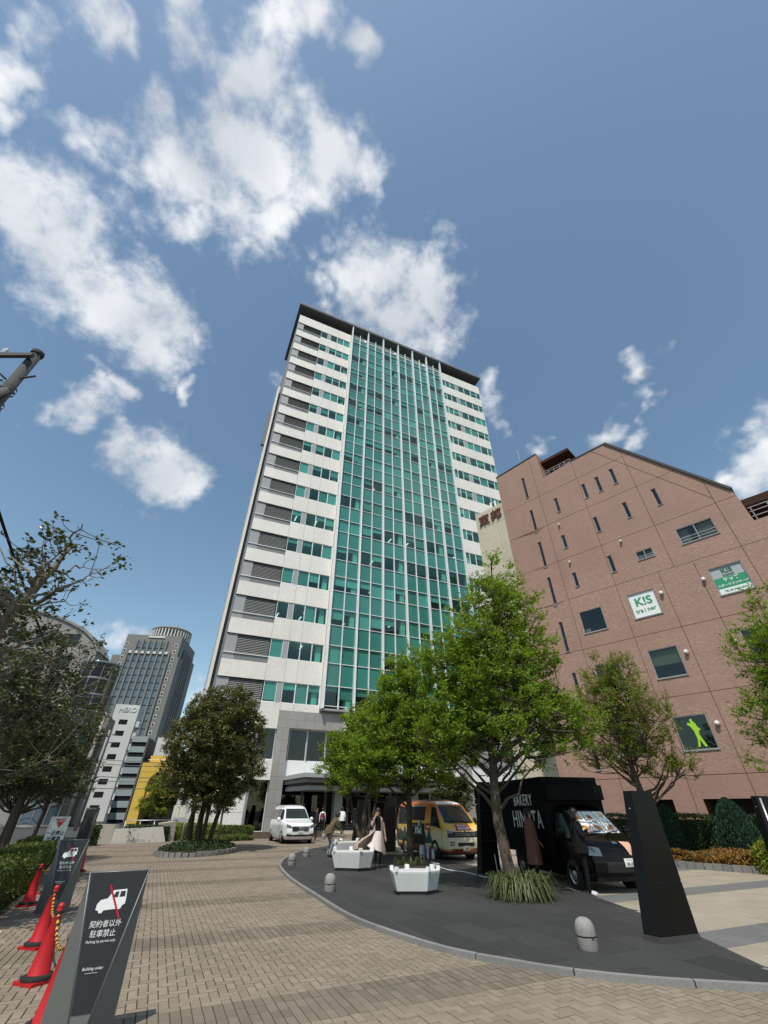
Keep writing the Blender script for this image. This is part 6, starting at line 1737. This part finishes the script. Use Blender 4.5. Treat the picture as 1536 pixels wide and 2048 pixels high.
# --- a silver car behind the hedge
pc = thing('parked_car', 'silver grey car parked in the street behind the knobbly trees', 'car', (-18.6, 21.5, 0), R(112))
v = Van([(.22, 2.0), (.5, 2.08), (.72, 2.0), (.86, 1.5), (.95, 1.0), (1.38, .25), (1.46, -.1)], [(.22, -2.0), (.6, -2.06), (.95, -1.95), (1.38, -1.3), (1.46, -.9)], [(.22, .78), (.5, .85), (.9, .84), (1.35, .64), (1.46, .5)], .08, (.6, .14))
v.body(.22, 1.46).build('body', mat('silver_car_paint', (.42, .43, .44), .3, .5, metal=.4, coat=.6), pc)
for sd in (1, -1):
    v.spatch([(-.9, .96), (.85, .96), (.3, 1.34), (-.8, 1.34)], sd).build('side_window', m_vglass, pc)
    for x in (1.25, -1.25): wheel(pc, x, sd * .76, .31, sd)
v.fpatch([(-.66, .97), (.66, .97), (.54, 1.36), (-.54, 1.36)]).build('windscreen', m_vglass, pc)
# ---------------------------------------------------------------- people
m_skin = mat('skin', (.42, .25, .18), .55, .35)
m_hair = mat('dark_hair', (.018, .013, .011), .45, .4, n1=(30, .4))
def cloth(name, c): return mat(name, c, .85, .2, n1=(5, .15), n2=(60, .15))
BASE = dict(pelvis=(0, 0, .88), spine=(0, .01, 1.05), chest=(0, .01, 1.23), neck=(0, .015, 1.40), jaw=(0, -.015, 1.46), head=(0, -.01, 1.55), crown=(0, .005, 1.625),
            shL=(.165, .01, 1.345), elL=(.215, .03, 1.08), wrL=(.225, -.04, .86), shR=(-.165, .01, 1.345), elR=(-.215, .03, 1.08), wrR=(-.225, -.04, .86),
            hiL=(.085, 0, .86), knL=(.095, -.015, .48), anL=(.095, .02, .085), toL=(.10, -.13, .035), hiR=(-.085, 0, .86), knR=(-.095, -.015, .48), anR=(-.095, .02, .085), toR=(-.10, -.13, .035))
RAD = dict(pelvis=.125, spine=.112, chest=.135, neck=.052, jaw=.066, head=.088, crown=.060, sh=.062, el=.043, wr=.029, hi=.085, kn=.056, an=.038, to=.036)
BONES = [('pelvis', 'spine'), ('spine', 'chest'), ('chest', 'neck'), ('neck', 'jaw'), ('jaw', 'head'), ('head', 'crown')] + [e for s in 'LR' for e in (('chest', 'sh' + s), ('sh' + s, 'el' + s), ('el' + s, 'wr' + s), ('pelvis', 'hi' + s), ('hi' + s, 'kn' + s), ('kn' + s, 'an' + s), ('an' + s, 'to' + s))]
def zone(a, b):
    if b in ('jaw', 'head', 'crown'): return 0
    if b.startswith('to'): return 4
    if b[:2] in ('kn', 'an'): return 3
    if b[:2] in ('el', 'wr'): return 2
    if b[:2] == 'hi': return 3
    return 1
def person(label, loc, rz, mats, pose=None, sc=1.0, bulk=1.0, curl=(0, 0), group=None):
    """mats = [skin, torso, sleeves, legs, shoes]; one skinned body with a face and five-fingered hands"""
    t = thing('person', label, 'person', loc, rz, group)
    t.scale = (sc, sc, sc)
    J = dict(BASE); J.update(pose or {})
    names = list(J); V = [Vector(J[n]) for n in names]; rad = [RAD[n if n in RAD else n[:2]] * (bulk if n in ('pelvis', 'spine', 'chest') or n[:2] in ('sh', 'el') else 1) for n in names]
    idx = {n: i for i, n in enumerate(names)}
    E = [(idx[a], idx[b]) for a, b in BONES]; Z = [zone(a, b) for a, b in BONES]
    for s, sg in (('L', 1), ('R', -1)):
        w, e = Vector(J['wr' + s]), Vector(J['el' + s])
        d = (w - e).normalized(); side = d.cross(Vector((0, 1, 0)))
        if side.length < .2: side = d.cross(Vector((1, 0, 0)))
        side.normalize(); nrm = side.cross(d)
        palm = w + d * .055
        V.append(palm); rad.append(.030); ip = len(V) - 1; E.append((idx['wr' + s], ip)); Z.append(0)
        for k, (o, L) in enumerate(((-.026, .065), (-.009, .078), (.009, .074), (.026, .058))):
            a = palm + d * .03 + side * o; b = a + d * L * .55 + nrm * (.008 + .012 * curl[0]); c = b + d * L * .45 + nrm * (.014 + .02 * curl[0])
            i0 = ip
            for p, r_ in ((a, .011), (b, .009), (c, .0075)):
                V.append(p); rad.append(r_); E.append((i0, len(V) - 1)); Z.append(0); i0 = len(V) - 1
        a = palm - d * .02 - side * .034 * sg; b = a + d * .035 - side * .014 * sg + nrm * .012
        i0 = ip
        for p, r_ in ((a, .012), (b, .009)):
            V.append(p); rad.append(r_); E.append((i0, len(V) - 1)); Z.append(0); i0 = len(V) - 1
    me = bpy.data.meshes.new('body'); me.from_pydata([tuple(p) for p in V], E, [])
    o = bpy.data.objects.new('body', me); COL.objects.link(o)
    md = o.modifiers.new('Skin', 'SKIN'); md.use_smooth_shade = True; md.branch_smoothing = .4
    for i, sv in enumerate(me.skin_vertices[0].data):
        f = 1.0
        sv.radius = (rad[i] * (1.22 if names[i] in ('chest', 'pelvis', 'spine') else 1.0), rad[i] * (.82 if names[i] in ('chest', 'pelvis', 'spine') else 1.0)) if i < len(names) else (rad[i], rad[i])
        sv.use_root = (i == 0)
    sb_ = o.modifiers.new('Sub', 'SUBSURF'); sb_.levels = 1; sb_.render_levels = 1
    dg = bpy.context.evaluated_depsgraph_get()
    nm = bpy.data.meshes.new_from_object(o.evaluated_get(dg))
    bpy.data.objects.remove(o)
    nm.materials.clear()
    for m in mats: nm.materials.append(m)
    A = np.array([V[a] for a, b in E]); B = np.array([V[b] for a, b in E]); AB = B - A; L2 = (AB ** 2).sum(1) + 1e-9; ZZ = np.array(Z)
    rr_ = np.array([(rad[a] + rad[b]) / 2 for a, b in E])
    for p in nm.polygons:
        c = np.array(p.center)
        q = np.clip(((c - A) * AB).sum(1) / L2, 0, 1)
        d = np.linalg.norm(A + AB * q[:, None] - c, axis=1) / rr_
        p.material_index = int(ZZ[np.argmin(d)]); p.use_smooth = True
    body = put('body', nm, t)
    # face
    h, j = Vector(J['head']), Vector(J['jaw'])
    up_ = (h - j).normalized() if (h - j).length > .01 else Vector((0, 0, 1))
    fw = Vector((0, -1, 0)); fw = (fw - up_ * fw.dot(up_)).normalized(); rt = up_.cross(fw)
    f = MB()
    for s in (-1, 1): f.ell(h + fw * .083 + rt * .032 * s + up_ * .0, (.011, .008, .006), 8, 6, 1); f.ell(h + rt * .088 * s - up_ * .01, (.012, .02, .03), 8, 6, 0); f.ell(h + fw * .084 + rt * .032 * s + up_ * .018, (.018, .006, .004), 8, 6, 1)
    f.ell(h + fw * .092 - up_ * .022, (.011, .014, .020), 8, 6, 0); f.ell(h + fw * .080 - up_ * .055, (.020, .008, .006), 8, 6, 2)
    f.build('face', [m_skin, m_hair, mat('lips', (.34, .12, .10), .5, .3)], t)
    t['_h'] = 0; del t['_h']
    return t, J, h, fw, up_
def hair(t, h, fw, up_, long=0.0, m=None):
    rt = up_.cross(fw)
    Mx = Matrix((rt, -fw, up_)).transposed()
    b = MB(); b.ell(h - fw * .018 + up_ * .035, (.098, .105, .088), 14, 9, 0, Mx)
    b.ell(h - fw * .05 - up_ * .02, (.092, .07, .085), 12, 8, 0, Mx)
    if long:
        b.ell(h - fw * .055 - up_ * long * .5, (.105, .060, long * .62), 12, 8, 0, Mx)
        for s in (-1, 1): b.ell(h + rt * .085 * s - fw * .005 - up_ * long * .45, (.030, .045, long * .55), 10, 8, 0, Mx)
    return b.build('hair', m or m_hair, t)
def garment(t, name, rings, m, n=24, a0=0.0, a1=2 * math.pi, thick=None):
    """rings: (cx, cy, z, rx, ry[, fn(angle)->(dx,dy,dz)])"""
    closed = abs(a1 - a0 - 2 * math.pi) < 1e-3
    R_ = []
    for r_ in rings:
        row = []
        for k in range(n if closed else n + 1):
            a = a0 + (a1 - a0) * k / n
            d = r_[5](a) if len(r_) > 5 else (0, 0, 0)
            fold = 1 + .025 * math.sin(7 * a + r_[2] * 9)
            row.append((r_[0] + r_[3] * fold * math.cos(a) + d[0], r_[1] + r_[4] * fold * math.sin(a) + d[1], r_[2] + d[2]))
        R_.append(row)
    return MB().loft(R_, closed=closed, caps=False).build(name, m, t)
black = cloth('black_cloth', (.007, .007, .008)); m_shoe = mat('black_shoe', (.012, .012, .012), .4, .4)
beige_c = cloth('beige_wool', (.36, .265, .225)); pinkw = cloth('pale_pink_wool', (.62, .54, .52))

# woman on the phone, coat blown aside
t, J, h, fw, up_ = person('woman in a wind-blown beige coat and pale skirt holding a phone to her ear', (-.22, 18.1, IZ), R(14), [m_skin, black, beige_c, cloth('grey_tights', (.05, .045, .04)), m_shoe],
    dict(elR=(-.235, -.09, 1.13), wrR=(-.135, -.135, 1.36), elL=(.235, .02, 1.08), wrL=(.27, -.02, .85), knL=(.10, -.03, .48), knR=(-.06, -.03, .48), anR=(-.07, .03, .085), toR=(-.08, -.11, .035), head=(.01, -.012, 1.55)), .99)
hair(t, h, fw, up_, .20, mat('brown_hair', (.030, .014, .011), .45, .4, n1=(30, .4)))
MB().rbox((-.105, -.105, 1.47), (.012, .07, .14), R(-15)).build('phone', m_trim, t)
garment(t, 'skirt', [(0, 0, 1.0, .135, .11), (0, 0, .90, .175, .14), (-.02, 0, .74, .205, .16), (-.05, -.01, .60, .225, .18, lambda a: (-.05 * max(0, -math.cos(a)), 0, .07 * math.cos(a - 2.6))), (-.07, -.02, .53, .235, .19, lambda a: (-.09 * max(0, -math.cos(a)), 0, .10 * math.cos(a - 2.6)))], pinkw)
garment(t, 'skirt_lining', [(-.03, 0, .70, .17, .13), (-.05, 0, .45, .15, .12)], cloth('taupe_lining', (.11, .095, .08)))
def blow(q): return lambda a: ((-.62 * q * max(0, math.cos(a - 3.75)) ** 1.5, -.10 * q * max(0, math.cos(a - 3.75)), .16 * q * max(0, math.cos(a - 3.9))))
garment(t, 'coat', [(0, .012, 1.41, .10, .085), (0, .012, 1.36, .185, .125), (0, .012, 1.22, .185, .145), (0, .015, 1.02, .185, .150), (0, .02, .86, .215, .175, blow(.25)), (.0, .03, .68, .245, .205, blow(.65)), (.02, .05, .50, .27, .235, blow(1.0)), (.03, .06, .36, .275, .24, blow(1.05))], beige_c, 26, R(-62), R(232))
# stooping man
olive = cloth('olive_jacket', (.105, .082, .045))
t, J, h, fw, up_ = person('man in an olive jacket and grey trousers stooping over the far stone bench', (-2.22, 22.15, IZ), R(125), [m_skin, olive, olive, cloth('grey_trousers', (.22, .225, .235)), m_shoe],
    dict(pelvis=(0, .14, .82), spine=(0, .06, .99), chest=(0, -.06, 1.14), neck=(0, -.17, 1.27), jaw=(0, -.225, 1.30), head=(0, -.27, 1.38), crown=(0, -.29, 1.455), shL=(.17, -.12, 1.22), elL=(.22, -.28, 1.0), wrL=(.13, -.46, .86), shR=(-.17, -.12, 1.22), elR=(-.22, -.28, 1.0), wrR=(-.12, -.46, .84), hiL=(.085, .13, .80), hiR=(-.085, .13, .80), knL=(.1, -.02, .44), knR=(-.1, .0, .44), anL=(.1, .1, .085), anR=(-.1, .12, .085), toL=(.11, -.05, .035), toR=(-.11, -.03, .035)), 1.02, 1.22)
hair(t, h, fw, up_)
garment(t, 'jacket_skirt', [(0, .03, 1.05, .185, .165), (0, .10, .92, .21, .19), (0, .13, .78, .215, .195)], olive)
bg = MB().ell((-2.0, 22.55, IZ + .52), (.14, .10, .07), 10, 6).ell((-1.87, 22.6, IZ + .53), (.09, .08, .06), 10, 6)
tag(bg.build('crumpled_bag', m_print), 'crumpled white paper bag on the far stone bench', 'bag')
# people at the entrance
def stride(q): return dict(knL=(.09, -.10 * q, .47), anL=(.09, -.16 * q, .09), toL=(.10, -.31 * q, .05), knR=(-.09, .04 * q, .47), anR=(-.09, .22 * q, .13), toR=(-.10, .10 * q, .04), wrL=(.23, .08 * q, .87), wrR=(-.23, -.14 * q, .88), elL=(.22, .09 * q, 1.09), elR=(-.22, -.02 * q, 1.08))
t, J, h, fw, up_ = person('man in a dark suit standing beside the white van', (-4.55, 34.6, 0), R(-75), [m_skin, cloth('dark_suit', (.02, .022, .03)), MATS['dark_suit'], MATS['dark_suit'], m_shoe], None, 1.06, 1.15); hair(t, h, fw, up_)
garment(t, 'jacket', [(0, .01, 1.38, .12, .09), (0, .01, 1.30, .19, .13), (0, .01, 1.05, .175, .135), (0, .01, .80, .195, .155)], MATS['dark_suit'])
t, J, h, fw, up_ = person('person in a white long-sleeved top walking towards the entrance', (-3.15, 38.6, .15), R(165), [m_skin, cloth('white_cotton', (.72, .72, .71)), MATS['white_cotton'], black, mat('white_shoe', (.6, .6, .6), .5, .3)], stride(1.0), 1.02, 1.12); hair(t, h, fw, up_, .10)
garment(t, 'shirt', [(0, .01, 1.39, .10, .08), (0, .01, 1.31, .18, .125), (0, .01, 1.05, .18, .14), (0, .01, .84, .20, .16)], MATS['white_cotton'])
t, J, h, fw, up_ = person('person in a white shirt with a red bag inside the shaded porch', (-5.0, 41.6, .15), R(175), [m_skin, MATS['white_cotton'], MATS['white_cotton'], black, m_shoe], stride(.6), 1.0); hair(t, h, fw, up_)
MB().rbox((-.06, .17, 1.15), (.24, .12, .32)).build('bag', cloth('red_bag', (.25, .02, .03)), t)
t, J, h, fw, up_ = person('person in blue jeans and white shoes walking under the canopy', (-2.3, 39.9, .15), R(150), [m_skin, cloth('dark_top', (.03, .03, .035)), MATS['dark_top'], cloth('blue_jeans', (.06, .10, .19)), MATS['white_shoe']], stride(.9), .98); hair(t, h, fw, up_, .12)
t, J, h, fw, up_ = person('person in black standing behind the open orange van', (.95, 27.2, 0), R(40), [m_skin, black, black, MATS['white_cotton'], m_shoe], None, 1.0); hair(t, h, fw, up_)
# customers at the black truck
brown = cloth('brown_coat', (.17, .08, .06))
t, J, h, fw, up_ = person('person in a long brown coat waiting beside the black truck box', (4.17, 14.77, .003), R(80), [m_skin, brown, brown, black, m_shoe], dict(wrL=(.14, -.16, .92), wrR=(-.12, -.17, .90), elL=(.21, .0, 1.08), elR=(-.21, .0, 1.08)), 1.0, 1.15); hair(t, h, fw, up_)
garment(t, 'coat', [(0, .01, 1.42, .09, .08), (0, .01, 1.34, .20, .14), (0, .01, 1.05, .215, .165), (0, .01, .75, .24, .19), (0, .01, .42, .255, .205)], brown)
garment(t, 'scarf', [(0, .01, 1.42, .085, .085), (0, .0, 1.36, .11, .10)], cloth('navy_scarf', (.015, .018, .03)))
MB().box(-.035, .035, -.165, -.14, .7, 1.38).build('coat_placket', MATS['navy_scarf'], t)
t, J, h, fw, up_ = person('person dressed in black with silver shoes standing at the truck cab', (4.78, 12.85, .003), R(72), [m_skin, black, black, black, mat('silver_shoe', (.5, .5, .52), .35, .5)], dict(elL=(.22, -.06, 1.10), wrL=(.12, -.24, 1.22), elR=(-.22, -.05, 1.10), wrR=(-.10, -.22, 1.16), toL=(.11, -.17, .035)), 1.0, 1.12); hair(t, h, fw, up_, .16)
garment(t, 'jacket', [(0, .01, 1.40, .11, .09), (0, .01, 1.31, .20, .145), (0, .01, 1.0, .205, .165), (0, .01, .78, .215, .175)], black)
